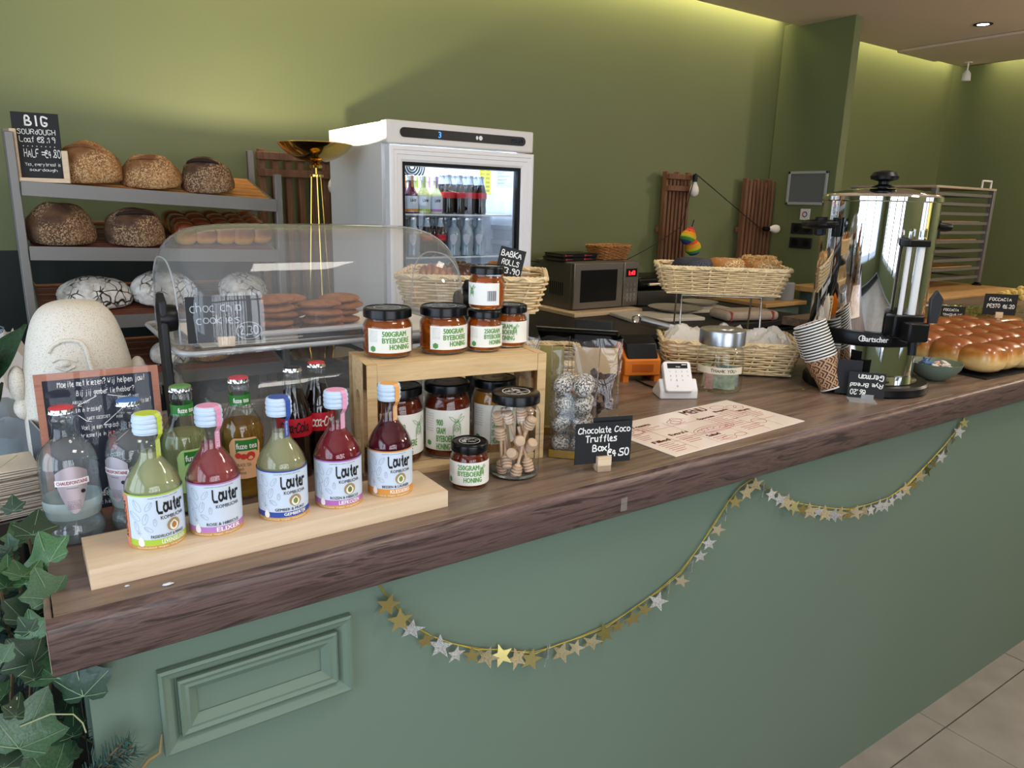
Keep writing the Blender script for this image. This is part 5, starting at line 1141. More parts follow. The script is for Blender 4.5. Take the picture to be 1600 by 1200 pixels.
# placemat menu
mx_, my_ = 1.243, 1.046
t = thing('menu_sheet', 'laminated cream menu sheet with red print lying flat on the counter', 'menu', (mx_, my_, CT+.0004), .05)
part('sheet', G().bb(-.222, .222, -.108, .108, 0, .0018), M('cream_sheet', 'f8ebe0', .3, coat=.4), t, .0004)
fn = top_map(.0018, .0003); g = G(); rr = random.Random(8)
onto(fit(printed('MENU', .03), .025, .070, .105, .100), fn, g)
for s, x, y, w_ in (('Toasts', -.165, .062, .06), ('Bagels', .10, .045, .05), ('Specials', .015, .025, .06), ('Filled', -.20, -.035, .05), ("Extra's", -.13, -.018, .055), ('Salad', -.065, -.065, .04), ('Warm', .155, .02, .045)): onto(fit(printed(s, .045), x, y, x+w_, y+.013), fn, g)
for x, y, w_, n in ((-.165, .055, .07, 3), (.035, .018, .075, 7), (.105, .038, .07, 6), (-.20, -.045, .055, 6), (-.13, -.03, .055, 5), (-.065, -.075, .05, 3), (.155, .012, .05, 5), (-.205, .02, .04, 4), (.05, -.06, .07, 3)):
    for i in range(n): onto(rect(x, y-.009*i, x+w_*rr.uniform(.55, 1), y-.009*i+.0016), fn, g)
for a in (-.145, -.075, .025, .10, .15): onto(rect(a-.0004, -.1, a+.0004, .06), fn, g)
for b_ in (.03, -.045): onto(rect(-.2, b_-.0004, .2, b_+.0004), fn, g)
part('lettering', g, M('menu_red', 'b8303a', .5), t, smooth=False)
L_ = [arc(-.185, .045, .03, n=22, ry=.018), arc(-.175, .04, .022, n=18, ry=.012), arc(-.19, .05, .012, n=12), arc(-.035, .05, .03, 20, 300, 16, .014), arc(-.03, .058, .014, n=12), arc(-.045, .045, .012, n=12), arc(-.005, -.03, .065, n=30, ry=.02), arc(-.01, -.03, .05, n=30, ry=.012), arc(.14, .075, .022, n=16, ry=.013), arc(.175, .06, .016, n=14, ry=.010), arc(.13, -.05, .022, n=6, ry=.018), arc(.19, .05, .016, n=4), arc(-.03, -.09, .02, n=14, ry=.01), arc(.01, -.088, .018, n=12, ry=.009)]
for i in range(6): L_.append(arc(-.05+i*.018, -.03+.004*math.sin(i), .010, n=10, ry=.006))
part('food_drawings', onto(ribbon(L_, .0011), fn), MATS['menu_red'], t, smooth=False)

# card reader on its dock
t = thing('card_reader', 'white card reader with keypad standing in a white dock', 'card reader', (1.361, 1.235, CT), -.50)
Y0 = 0; P = [(0, 0), (0, .022), (.012, .03), (.03, .03), (.075, .028), (.075, 0)]
part('dock', G().prism([(-.0, 0), (.0, .024), (.022, .05), (.07, .012), (.07, 0)], -.049, .049, Matrix(((0, 0, 1, 0), (1, 0, 0, 0), (0, 1, 0, 0), (0, 0, 0, 1)))), m_white2, t, .004, 3)
tb_ = Matrix.Translation((-.003, .016, .052)) @ Matrix.Rotation(-.62, 4, 'X')
rp = rrect(-.036, -.040, .036, .042, .008)
V = [tb_ @ Vector((x, -.009, z)) for x, z in rp]+[tb_ @ Vector((x, .008, z)) for x, z in rp]; n = len(rp)
rd = part('reader', G().add(V, [tuple(range(n)), tuple(range(n, 2*n))[::-1]]+[(i, n+i, n+(i+1) % n, (i+1) % n) for i in range(n)]), m_white2, t, .002)
fm = lambda u, v: tuple(tb_ @ Vector((u, -.0096, v)))
part('screen', onto(rect(-.025, .022, .027, .036), fm), m_black, rd); fm2 = lambda u, v: tuple(tb_ @ Vector((u, -.0101, v)))
part('screen_text', onto(merge(fit(printed('tap'), -.004, .024, .008, .028), rect(.012, .031, .024, .033)), fm2), m_chalk, rd, smooth=False)
g = G()
for i, ch in enumerate('123C456<789'): onto(fit(printed(ch), -.022+(i % 4)*.015, .011-(i//4)*.012, -.018+(i % 4)*.015, .016-(i//4)*.012, True), fm2, g)
onto(fit(printed('0'), -.007, -.029, -.003, -.024), fm2, g)
part('keypad', g, M('grey_ink', '7c8794', .6), rd, smooth=False)
# tip jar
TX, TY = 1.54, 1.263
t = thing('tip_jar', 'clear tip jar with a silver screw lid and a THANK YOU tape label', 'jar', (TX, TY, CT), face(TX, TY))
P = smoothp([(.052, 0), (.059, .003), (.061, .012), (.061, .095), (.058, .108), (.052, .118), (.050, .130)], 2)
part('jar_glass', G().lathe([(0, .002)]+P, 44), m_glass, t, angle=60)
part('lid', G().lathe([(.058, .124), (.0595, .125), (.0595, .158), (.058, .162), (.05, .164), (.03, .164), (.029, .166), (.012, .1665), (0, .1665)], 44), M('satin_silver', 'b9bcc2', .3, 1), t, angle=40)
lb = part('tape_label', band(.061, .052, .070, -1.15, 1.15, 24, .0008), M('masking_tape', 'e6ddc6', .7, alpha=.9), t)
part('lettering', onto(fit(scribe('THANK YOU-)', 1.0, adv=5.8), -.022, .056, .048, .066), cyl_map(.061, 0, .0014)), m_ink, lb, smooth=False)
for i, (c, x, y, rz, tl, w_, h_, lab) in enumerate((('9aa88e', .012, -.03, .1, .05, .062, .048, 'greenish banknote standing at the front of the tip jar'), ('b98f86', -.022, -.034, .5, .0, .03, .045, 'reddish banknote at the lower left of the tip jar'), ('c4c49a', -.034, .0, 1.2, .1, .05, .06, 'pale yellow banknote against the left wall of the tip jar'), ('8f9a96', .02, .015, -.2, -.1, .06, .055, 'grey banknote at the back of the tip jar'))):
    o = thing('banknote', lab, 'banknote', (0, 0, 0), 0, 'banknotes in the tip jar'); p = Matrix.Rotation(face(TX, TY), 4, 'Z') @ Vector((x, y, 0)); o.location = (TX+p.x, TY+p.y, CT+.0065); o.rotation_euler = (tl, 0, face(TX, TY)+rz)
    nx = 8; V = []
    for j in range(nx+1): u = -w_/2+w_*j/nx; V += [(u, .004*math.sin(j*.9), 0), (u, .004*math.sin(j*.9), h_), (u, .0006+.004*math.sin(j*.9), 0), (u, .0006+.004*math.sin(j*.9), h_)]
    F = []
    for j in range(nx): a = 4*j; F += [(a, a+4, a+5, a+1), (a+2, a+3, a+7, a+6), (a+1, a+5, a+7, a+3)]
    part('paper', G().add(V, F), M('note_'+c, c, .8, var=.25, vs_=90), o)
# ---------------------------------------------------------------- wicker baskets on wire risers
m_wire = M('bright_wire', 'b8b8ba', .2, 1)
def riser(label, c, rz, z0, w, d, z1):
    t = thing('basket_riser', label, 'stand', (c[0], c[1], CT), rz); r = .003
    for sx in (-1, 1):
        x = sx*w*.33
        part('leg', G().tube([(x, -d*.45, .0035), (x, -d*.30, z1-CT-.004), (x, d*.30, z1-CT-.004), (x, d*.42, .0035)], r, 6), m_wire, t, angle=80)
    for y in (-d*.3, d*.3): part('cross_wire', G().tube([(-w*.33, y, z1-CT-.004), (w*.33, y, z1-CT-.004)], r, 6), m_wire, t, angle=80)
    for y in (-d*.45, d*.42): part('foot_wire', G().tube([(-w*.33, y, .0035), (w*.33, y, .0035)], r, 6), m_wire, t, angle=80)
    return t
def basket(label, c, z, rz, w, d, h, grp):
    t = thing('wicker_basket', label, 'basket', (c[0], c[1], z), rz, grp); wicker(t, w, d, h, .13, m_wick, 12, 22, .0034); return t
A = 'pale wicker bread baskets on wire stands'
C2 = (1.832, 1.537); rz2 = -.713
basket('pale wicker basket of seeded bagels raised on a wire stand', C2, 1.298, rz2, .385, .24, .080, A)
basket('pale wicker basket of wrapped rolls on the counter behind the tip jar', (1.765, 1.432), CT+.004, rz2, .395, .25, .092, A)
riser('bright wire stand under the bagel basket', C2, rz2, CT, .36, .24, 1.296)
C1 = (1.01, 1.655); rz1 = -.62
basket('pale wicker basket of babka pastries behind the honey jars, upper tier', C1, 1.285, rz1, .37, .30, .088, A)
basket('pale wicker basket behind the clear bags, lower tier', (1.10, 1.58), CT+.008, rz1, .34, .27, .078, A)
riser('wire stand under the babka basket', (1.01, 1.655), rz1, CT, .36, .30, 1.283)
def torus_food(name, label, loc, R, r, m, cat, grp=None, rz=0, amp=.08, seed=0, top=None):
    t = thing(name, label, cat, loc, rz, grp); V = []; F = []; n, k = 30, 14
    for i in range(n):
        a = 2*PI*i/n
        for j in range(k):
            b_ = 2*PI*j/k; d = Vector((math.cos(a)*2, math.sin(a)*2, math.sin(b_)+seed)); q = r*(1+amp*noise.noise(d*2)); V.append(((R+q*math.cos(b_))*math.cos(a), (R+q*math.cos(b_))*math.sin(a), r+q*math.sin(b_)*.85))
    F = [(i*k+j, ((i+1) % n)*k+j, ((i+1) % n)*k+(j+1) % k, i*k+(j+1) % k) for i in range(n) for j in range(k)]
    part('dough_ring', G().add(V, F), m, t, angle=80)
    if top:
        rr = random.Random(seed+3); g = G()
        for i in range(top[1]):
            a = rr.uniform(0, 6.28); b_ = rr.uniform(.3, 2.8); q = r*1.02; g.box(((R+q*math.cos(b_))*math.cos(a), (R+q*math.cos(b_))*math.sin(a), r+q*math.sin(b_)*.87), (rr.uniform(.5, 1)*top[2],)*3, (rr.uniform(0, 3), rr.uniform(0, 3), 0))
        part('topping', g, top[0], t, stuff=True)
    return t
def loc2(x, y, z): p = Matrix.Rotation(rz2, 3, 'Z') @ Vector((x, y, 0)); return (C2[0]+p.x, C2[1]+p.y, z)
m_poppy = crust('poppy_crust', '3c3f4c', '5a5d6c', '23242e', 600, .6); m_ses = crust('sesame_crust', 'c98a48', 'efe0b0', 'a5682c', 420, .6)
A = 'seeded bagels in the raised basket'
torus_food('bagel', 'dark blue-grey poppy seed bagel at the left of the raised basket', loc2(-.085, -.02, 1.346), .036, .030, m_poppy, 'bagel', A, 0, seed=1)
torus_food('bagel', 'pale sesame seed bagel in the middle of the raised basket', loc2(.015, -.015, 1.352), .034, .028, m_ses, 'bagel', A, 0, seed=4)
torus_food('bagel', 'bagel piled with nuts and seeds at the right of the raised basket', loc2(.115, -.005, 1.354), .034, .030, m_ses, 'bagel', A, 0, seed=7, top=(M('chopped_nuts', 'b8925c', .8, var=.4, vs_=200), 160, .009))
torus_food('bagel', 'dark poppy bagel lying under the others at the back left', loc2(-.03, .05, 1.306), .034, .028, m_poppy, 'bagel', A, 0, seed=9)
def locl(x, y, z): p = Matrix.Rotation(rz2, 3, 'Z') @ Vector((x, y, 0)); return (1.765+p.x, 1.432+p.y, z)
A = 'paper wrapped rolls in the low basket'
for i, (x, y, z, s, lab) in enumerate(((-.115, -.01, 1.135, .16, 'left'), (.0, .03, 1.13, .16, 'middle'), (.11, .0, 1.138, .16, 'right'))):
    t = thing('wrapped_roll', f'bread roll wrapped in crumpled white paper, {lab} of the low basket', 'bread roll', locl(x, y, z), rz2+.4*i, A); part('paper', crumple(G(), (0, 0, 0), s, s*1.0, .095, 3.3*i+1, 18, 18), M('greaseproof', 'e8e3dc', .6), t, angle=22)
    part('roll', G().ball((0, -.0, .022), (.045, .036, .026), 16, 10), m_bun2, t)
t = thing('roller_tool', 'grey metal tube with a ring end and white label lying across the low basket', 'kitchen tool', locl(-.185, .055, 1.195), rz2+.15, None); t.rotation_euler = (0, .18, rz2-.2)
part('tube', G().lathe([(0, -.07), (.013, -.07), (.015, -.06), (.015, .09), (0, .09)], 20, mx=Matrix.Rotation(PI/2, 4, 'Y')), m_steel, t); part('ring', G().tube([(-.085+.012*math.cos(a), 0, .012*math.sin(a)) for a in [2*PI*i/18 for i in range(18)]], .0035, 6, True), m_chrome, t); part('paper_label', G().lathe([(.0155, .02), (.0155, .085)], 20, a0=-2.4, a1=-.4, mx=Matrix.Rotation(PI/2, 4, 'Y')), m_white2, t)
t = thing('price_slate', 'dark slate board lying across the back of the low basket', 'board', locl(-.06, .115, 1.175), rz2-.05); t.rotation_euler = (-.3, .1, rz2-.15); part('board', G().bb(-.11, .11, -.04, .04, 0, .005), M('wood_dark', '3a2c24', .5), t, .001)
# babka pastries
m_bab = baked('chocolate_babka', ('6a3820', '2c160e'), 'a8683c', .2, .9); m_cro = baked('croissant', ('b5702e', '8a4a1c'), 'd8a256', .2, .9)
def loc1(x, y, z): p = Matrix.Rotation(rz1, 3, 'Z') @ Vector((x, y, 0)); return (C1[0]+p.x, C1[1]+p.y, z)
for i, (x, y, m, lab) in enumerate(((-.09, -.08, m_cro, 'glazed brown babka roll at the left front of the upper basket'), (-.02, -.06, m_bab, 'dark chocolate babka roll in the middle of the upper basket'), (.055, -.08, m_cro, 'pale flaky pastry near the sign in the upper basket'), (-.05, .04, m_bab, 'chocolate babka roll at the back left of the upper basket'), (.05, .05, m_cro, 'pale flaky pastry at the back of the upper basket'))):
    t = thing('babka_roll', lab, 'pastry', loc1(x, y, 1.334), rz1+i, 'babka pastries in the upper basket')
    for k in range(5): part('dough_fold', G().ball((-.032+k*.016, .004*math.sin(k*2), .032+.006*math.sin(k)), (.014, .034, .030), 14, 10), m, t, angle=80, rot=(0, .0, .0))
t = thing('price_sign', 'black tilted chalk sign for babka rolls on a stick in the basket', 'sign', loc1(.075, -.12, 1.312), -.45); t.rotation_euler = (-.05, .22, -.5)
part('board', G().bb(-.032, .032, -.001, .001, .066, .135), m_slate, t); part('stick', G().tube([(0, 0.002, -.005), (0, .002, .07)], .003, 6), m_black, t)
g = G(); fn = flat_map(-.001, .0005)
for s, x0, y0, x1, y1 in (('BABKA', -.028, .112, .024, .129), ('ROLLS', -.022, .092, .022, .107), ('€3.90', -.02, .072, .028, .088)): onto(fit(scribe(s, 1.1), x0, y0, x1, y1), fn, g)
part('lettering', g, m_chalk, t, smooth=False)

# till tablet and orange printer
t = thing('till_tablet', 'black till tablet seen from behind on a wedge stand', 'tablet', (1.36, 1.64, CT), .55)
t.rotation_euler = (0, 0, -1.02+.2)
part('wedge', G().prism([(-.05, 0), (.075, 0), (-.005, .15), (-.03, .15)], -.008, .10, Matrix(((0, 0, 1, 0), (1, 0, 0, 0), (0, 1, 0, 0), (0, 0, 0, 1)))), m_black2, t, .003)
part('screen', G().box((-.0, .02, .078), (.23, .010, .15), (1.0, 0, 0)), m_black, t, .004)
part('bezel', G().box((-.0, .016, .0845), (.236, .003, .156), (1.0, 0, 0)), m_steel, t, .002)
t = thing('label_printer', 'orange and black receipt printer on the counter between the baskets', 'printer', (1.432, 1.468, CT), -.42)
yz = Matrix(((0, 0, 1, 0), (1, 0, 0, 0), (0, 1, 0, 0), (0, 0, 0, 1)))
m_or = M('orange_plastic', 'e07a1c', .4)
part('body', G().prism([(-.055, .018), (.055, .018), (.055, .085), (.02, .10), (-.055, .062)], -.052, .052, yz), m_or, t, .003)
part('lid', G().prism([(-.052, .063), (.02, .1005), (.055, .0855), (.06, .10), (.02, .122), (-.03, .105)], -.045, .045, yz), m_black, t, .004)
for x in (-.045, .045): part('foot', G().bb(x-.008, x+.008, -.05, .05, 0, .018), m_or, t)
part('slot', G().bb(-.03, .03, -.057, -.054, .03, .05), M('dark_orange', 'b85a10', .5), t)
g = G().tube([(1.40, 1.43, CT+.004), (1.39, 1.38, CT+.003), (1.385, 1.33, CT+.003), (1.38, 1.30, CT+.003), (1.377, 1.275, CT+.006)], .0022, 6); tag(part('charging_cable', g, m_black), 'thin black cable from the printer to the card reader', 'cable')
# scattered crumbs, and the tape on the counter edge
for i, (x, y, s, lab) in enumerate(((.118, .914, .007, 'small white feather-like crumb on the counter before the beech holder'), (.075, .935, .003, 'tiny white crumb touching the beech holder'), (1.74, 1.14, .006, 'yellow crumb near the paper cups'))):
    tag(part('crumb', G().ball((x, y, CT+.0012), (s, s*.45, .0012), 10, 6, fn=lambda d: 1+.4*noise.noise(d*3)), M('crumb_'+('y' if i == 2 else 'w'), 'a08a3c' if i == 2 else 'd8dce4', .8)), lab, 'crumb')
tag(part('tape_strip', G().bb(.852, .867, .8876, .8882, 1.022, 1.047), M('clear_tape', 'a89c98', .3, alpha=.35)), 'strip of clear tape stuck on the front edge of the counter', 'tape')

# ---------------------------------------------------------------- hot water urn
UX, UY, UR = 1.985, 1.135, .145
t = thing('water_urn', 'large polished steel hot water urn with black handles and base', 'urn', (UX, UY, CT), face(UX, UY))
part('base', G().lathe([(0, 0), (.155, 0), (.16, .004), (.16, .022), (.155, .028), (0, .028)], 64, c=(.018, -.055, 0)), m_black, t)
dt = part('drip_tray', G().lathe([(0, .0285), (.125, .0285), (.13, .030), (0, .0302)], 56, c=(.018, -.055, 0)), m_chrome, t)
part('tray_slot', G().lathe([(0, .0304), (.02, .0304), (.02, .0308), (0, .0308)], 24, c=(.06, -.13, 0)), m_black, dt)
part('lower_body', G().lathe([(UR-.006, .028), (UR-.004, .13)], 72), m_chrome, t, angle=60)
part('base_ring', G().lathe([(UR-.004, .122), (UR+.004, .125), (UR+.006, .13), (UR+.006, .155), (UR+.003, .162), (UR-.004, .163)], 72), m_black, t)
part('body', G().lathe([(UR-.002, .160), (UR, .165), (UR, .500)], 72), m_chrome, t, angle=60)
part('rim', G().lathe([(UR, .498), (UR+.005, .501), (UR+.005, .511), (UR+.001, .515), (UR-.004, .515)], 72), m_chrome, t, angle=40)
ld = part('lid', G().lathe([(UR-.001, .512), (UR-.004, .518), (.09, .531), (.05, .535), (0, .537)], 64), m_chrome, t, angle=40)
part('lid_knob', G().lathe([(.03, .534), (.03, .538), (.014, .545), (.014, .552), (.034, .558), (.036, .566), (.03, .576), (.012, .581), (0, .5815)], 32), m_black, ld)
part('lettering', onto(fit(merge(printed('Bartscher', .03)), -.0, .137, .065, .152), cyl_map(UR+.0062, 0, .0006)), m_chalk, t, smooth=False)
part('logo_badge', onto(ribbon([arc(.0, .145, .0075, n=18)], .002), cyl_map(UR+.0062, 0, .0008)), m_chalk, t, smooth=False)
for a in (math.radians(-56), math.radians(128)):
    mxh = Matrix.Rotation(a, 4, 'Z')
    g = G().bb(-.052, -.036, -UR-.012, -UR+.006, .405, .455).bb(.036, .052, -UR-.012, -UR+.006, .405, .455)
    g.tube([(-.045, -UR-.006, .438), (-.05, -UR-.038, .436), (-.025, -UR-.055, .434), (.025, -UR-.055, .434), (.05, -UR-.038, .436), (.045, -UR-.006, .438)], .011, 8)
    g.v = [tuple(mxh @ Vector(p)) for p in g.v]; part('handle', g, m_black, t, .002, angle=60)
ag = math.radians(36); mxt = Matrix.Rotation(ag, 4, 'Z')
def rotg(g, m=mxt): g.v = [tuple(m @ Vector(p)) for p in g.v]; return g
part('tap_block', rotg(G().bb(-.045, .045, -UR-.035, -UR+.005, .155, .215).bb(-.03, .03, -UR-.075, -UR-.03, .15, .20)), m_black, t, .006, 3)
part('tap_spout', rotg(G().tube([(0, -UR-.055, .16), (0, -UR-.058, .115)], .011, 12)), m_black, t)
part('tap_lever', rotg(G().prism([(-.012, .20), (.012, .20), (.02, .262), (.0, .285), (-.016, .262)], -UR-.075, -UR-.065, Matrix(((1, 0, 0, .035), (0, 0, 1, 0), (0, 1, 0, 0), (0, 0, 0, 1))))), M('lever_grey', '2c2f36', .35), t, .002)
g1 = [(-.022, .0062, .215, .408), (.012, .0095, .210, .412)]
for x, r, z0, z1 in g1:
    part('level_gauge', rotg(G().lathe([(0, z0), (r, z0), (r, z1-.02), (0, z1-.02)], 16, c=(x, -UR-.02, 0))), M('gauge_white', 'e6e8ea', .25), t)
    part('gauge_cap', rotg(G().lathe([(0, z1), (r*.9, z1), (r*.9, z1+.018), (0, z1+.02)], 6, c=(x, -UR-.02, 0))), m_chrome, t)
part('gauge_bracket', rotg(G().bb(-.034, .028, -UR-.034, -UR+.002, z1-.024, z1-.006)), m_black, t, .003)
part('side_seam', rotg(G().bb(-.002, .002, -UR-.003, -UR+.002, .165, .50), Matrix.Rotation(math.radians(52), 4, 'Z')), m_brass, t)
# upside-down rye bread sign leaning on the urn
t = thing('price_sign', 'black chalk sign for German rye bread standing upside down before the urn', 'sign', (1.800, 1.0, CT), -.85)
part('board', G().box((0, 0, .036), (.088, .002, .066), (-.12, 0, 0)), m_slate, t)
part('foot_plate', G().bb(-.045, .02, -.05, -.001, 0, .002).bb(-.01, .02, -.006, -.001, .002, .012), M('clear_plastic_foot', 'dfe3e8', .1, alpha=.45), t)
g = G(); fn = lambda u, v: (-u, -.0016+((.072-v)-.036)*.12, .072-v)
for s, x0, y0, x1, y1 in (('German', -.04, .008, .022, .024), ('Rye Bread', -.04, .027, .040, .043), ('€6.20', .0, .047, .038, .062)): onto(fit(scribe(s, 1.2, slant=.1), x0, y0, x1, y1), fn, g)
part('lettering', g, m_chalk, t, smooth=False)
t = thing('price_sign', 'small black chalk sign half hidden behind the upside-down one', 'sign', (1.865, 1.10, CT+.029), -.9); t.location = (1.84, .985, CT)
t.location = (1.79, 1.045, CT); part('board', G().box((0, 0, .05), (.06, .002, .09), (-.05, 0, 0)), m_slate, t)
# paper cups: the nested stacks
m_cup_in = M('cup_white', 'f0efec', .5); m_cupk = M('cup_dark_line', '26221f', .6)
m, N, L, b = newmat('geometric_cup_print'); v = coords(N, L, (1, 1, 1))
sp = N.new('ShaderNodeSeparateXYZ'); L.new(v, sp.inputs[0]); at_ = N.new('ShaderNodeMath'); at_.operation = 'ARCTAN2'; L.new(sp.outputs[1], at_.inputs[0]); L.new(sp.outputs[0], at_.inputs[1])
mu = N.new('ShaderNodeMath'); mu.operation = 'MULTIPLY'; mu.inputs[1].default_value = .035; L.new(at_.outputs[0], mu.inputs[0]); cb_ = N.new('ShaderNodeCombineXYZ'); L.new(mu.outputs[0], cb_.inputs[0]); L.new(sp.outputs[2], cb_.inputs[1])
mp_ = N.new('ShaderNodeMapping'); mp_.inputs['Rotation'].default_value = (0, 0, PI/4); mp_.inputs['Scale'].default_value = (46, 46, 46); L.new(cb_.outputs[0], mp_.inputs[0])
fr = N.new('ShaderNodeVectorMath'); fr.operation = 'FRACTION'; L.new(mp_.outputs[0], fr.inputs[0]); s2 = N.new('ShaderNodeSeparateXYZ'); L.new(fr.outputs[0], s2.inputs[0])
mxm = N.new('ShaderNodeMath'); mxm.operation = 'MAXIMUM'; L.new(s2.outputs[0], mxm.inputs[0]); L.new(s2.outputs[1], mxm.inputs[1]); m5 = N.new('ShaderNodeMath'); m5.operation = 'MULTIPLY'; m5.inputs[1].default_value = 3; L.new(mxm.outputs[0], m5.inputs[0]); f5 = N.new('ShaderNodeMath'); f5.operation = 'FRACT'; L.new(m5.outputs[0], f5.inputs[0])
L.new(ramp(N, L, f5.outputs[0], [(.45, '3c241a'), (.55, 'c49a74')]), b.inputs['Base Color']); b.inputs['Roughness'].default_value = .5; m_cupp = m
cup = G().lathe([(.0, .004), (.0275, .004), (.028, 0), (.0405, .088), (.0395, .088), (.0275, .006)], 32).mesh('cup_body', m_cupp, 50)
rim = G().tube([(.0408*math.cos(a), .0408*math.sin(a), .0875) for a in [2*PI*i/32 for i in range(32)]], .0018, 6, True).lathe([(.0406, .0850), (.0409, .0875)], 32, cap=False).mesh('cup_rim', m_cup_in, 80)
base_ = G().lathe([(0, -.0004), (.026, -.0004), (.0285, .002), (.0285, -.001), (.027, -.0015)], 28).mesh('cup_base', m_cup_in, 50)
cupline = G().lathe([(.0402, .0795), (.0404, .0852)], 30, cap=False).mesh('cup_wall', m_cupk, 50)
for si, (b0, d, n, nm) in enumerate((((1.782, 1.085, CT+.012), (-.028, .060, .150), 13, 'front'), ((1.835, 1.135, CT+.012), (-.045, .045, .150), 10, 'rear'))):
    d = Vector(d).normalized(); q = Vector((0, 0, 1)).rotation_difference(d)
    for i in range(n):
        o = thing('paper_cup', f'patterned paper cup with its whole side showing, {nm} leaning stack by the urn' if i == 0 else f'nested paper cup, {ORD[i]} from the bottom of the {nm} leaning stack', 'cup', Vector(b0)+d*(.0078*i), 0, f'nested paper cups of the {nm} stack'); o.rotation_euler = q.to_euler()
        if i == 0: put(cup, 'cup_body', o); put(base_, 'cup_base', o)
        elif i == n-1: put(cup, 'cup_body', o)
        put(rim, 'cup_rim', o)
        if i: put(cupline, 'cup_wall', o)
# bowl of sweets
t = thing('sweets_bowl', 'matt sage green bowl with wrapped sweets beside the urn', 'bowl', (2.205, 1.03, CT))
pr = [(0, .002), (.03, 0), (.034, .003), (.055, .018), (.068, .036), (.074, .052), (.0715, .052), (.065, .036), (.05, .02), (.03, .009), (0, .008)]
part('bowl', G().lathe(pr, 44), M('sage_stoneware', '71806f', .5), t, angle=50)
sw = None
for i in range(17):
    rr = random.Random(i); c = ('d98a5c', 'e0b8a0', 'e8e2dc', '4a6fa0')[0 if i < 6 else 1 if i < 10 else 2 if i < 14 else 3]; nm = {'d98a5c': 'orange', 'e0b8a0': 'peach', 'e8e2dc': 'white', '4a6fa0': 'blue'}[c]
    a = i*2.4; q = .008+.043*((i % 7)/7); z = .028+.016*(i//7)
    if i >= 14: a = 1.2+.9*i; q = .03; z = .05
    g = G().box((0, 0, 0), (.03, .016, .008)).add([(-.015, 0, 0), (-.026, -.008, .002), (-.026, .008, -.002), (.015, 0, 0), (.026, -.008, -.002), (.026, .008, .002)], [(0, 1, 2), (3, 4, 5)])
    o = part('wrapped_sweet', g, M('sweet_'+nm, c, .35), bevel=.002); o.location = (2.205+q*math.cos(a), 1.03+q*math.sin(a), CT+z); o.rotation_euler = (rr.uniform(-.5, .5), rr.uniform(-.5, .5), rr.uniform(0, 6)); tag(o, f'{nm} wrapped sweet, {["right", "far right", "far", "far left", "left", "near left", "near", "near right"][int(round((a % (2*PI))/(PI/4))) % 8]} side of the green bowl, {["bottom", "middle", "top"][min(2, i//6)]} layer', 'sweet', f'{nm} wrapped sweets in the bowl')
# big glazed slab of rolls, focaccia and its signs
roll_slab('pull_apart_bread', 'large glazed pull-apart bread of many rolls at the right end of the counter', (2.70, 1.155, CT+.010), -.05, 7, 5, .098, .092, .088, m_bun, rnd=9)
t = thing('baking_tray', 'thin black baking tray under the large glazed pull-apart bread', 'tray', (2.70, 1.155, CT), -.05); part('tray', G().bb(-.35, .35, -.232, .235, .001, .004), m_black2, t)
t = thing('focaccia', 'flat golden focaccia with green pesto behind the glazed bread', 'bread', (3.35, 1.52, CT+.003), -.1)
part('slab', G().ball((0, 0, .028), (.30, .16, .034), 30, 12, fn=lambda d: (1/((abs(d.x)**5+abs(d.y)**5+abs(d.z)**2+1e-6)**(1/4)))*(1+.05*noise.noise(d*9))), m_cro, t, angle=80)
g = G(); rr = random.Random(4)
for i in range(260): g.box((rr.uniform(-.27, .27), rr.uniform(-.14, .14), .064), (rr.uniform(.006, .014), .006, .004), (rr.uniform(-.4, .4), rr.uniform(-.4, .4), rr.uniform(0, 3)))
part('pesto_topping', g, M('pesto', '6d7c34', .7, var=.3, vs_=60), t, stuff=True)
for lab, x, y, w_, h_, ls, rz in (('black chalk sign reading Foccacia Pesto, in a wooden clip', 3.34, 1.345, .125, .085, (('FOCCACIA', -.045, .068, .04, .083), ('PESTO', -.05, .04, .0, .058), ('€6.20', .01, .038, .055, .056)), -.75), ('small black chalk sign for tomato focaccia behind the glazed bread', 3.14, 1.43, .09, .05, (('FOCCACIA', -.038, .044, .02, .056), ('TOMATO-OLIVE', -.038, .026, .035, .036)), -.75)):
    t = thing('price_sign', lab, 'sign', (x, y, CT+(.075 if w_ > .1 else .066)), rz, None); t.location.z = CT
    hh = .075 if w_ > .1 else .060
    part('board', G().bb(-w_/2, w_/2, -.001, .001, hh, hh+h_), m_slate, t); part('clip', G().bb(-.014, .014, -.009, .009, hh-.012, hh+.012), m_beech, t, .001); part('stick', G().bb(-.006, .006, -.004, .004, 0, hh-.012), m_beech, t)
    g = G(); fn = flat_map(-.001, .0006)
    for s, x0, y0, x1, y1 in ls: onto(fit(scribe(s, 1.2), x0, y0+hh-.012 if w_ > .1 else y0+hh-.014, x1, y1+hh-.012 if w_ > .1 else y1+hh-.014), fn, g)
    part('lettering', g, m_chalk, t, smooth=False)
t = thing('serving_tongs', 'steel serving tongs with dark ends lying behind the signs', 'tongs', (3.75, 1.80, CT+.02), -.35); part('arm', G().tube([(-.22, 0, .004), (0, .008, .012), (.16, .0, .004)], .011, 8), m_steel, t, angle=80); part('arm', G().tube([(-.22, .02, .004), (0, .04, .012), (.16, .05, .004)], .008, 8), m_steel, t, angle=80); part('ladle_end', G().ball((-.24, .01, .004), (.05, .03, .012), 16, 8), m_black2, t)
for i, (x, y) in enumerate(((2.62, 1.80), (2.70, 1.72), (2.72, 1.84))):
    t = thing('golden_roll', ('golden roll nearest the cup stack, on the black tray', 'golden roll half hidden behind the urn', 'golden roll at the back of the black tray')[i], 'bread roll', (x, y-.15, CT+.016), i, 'golden rolls on the black tray'); part('crust', G().ball((0, 0, .032), (.05, .042, .036), 22, 12), m_bun2, t, angle=80)
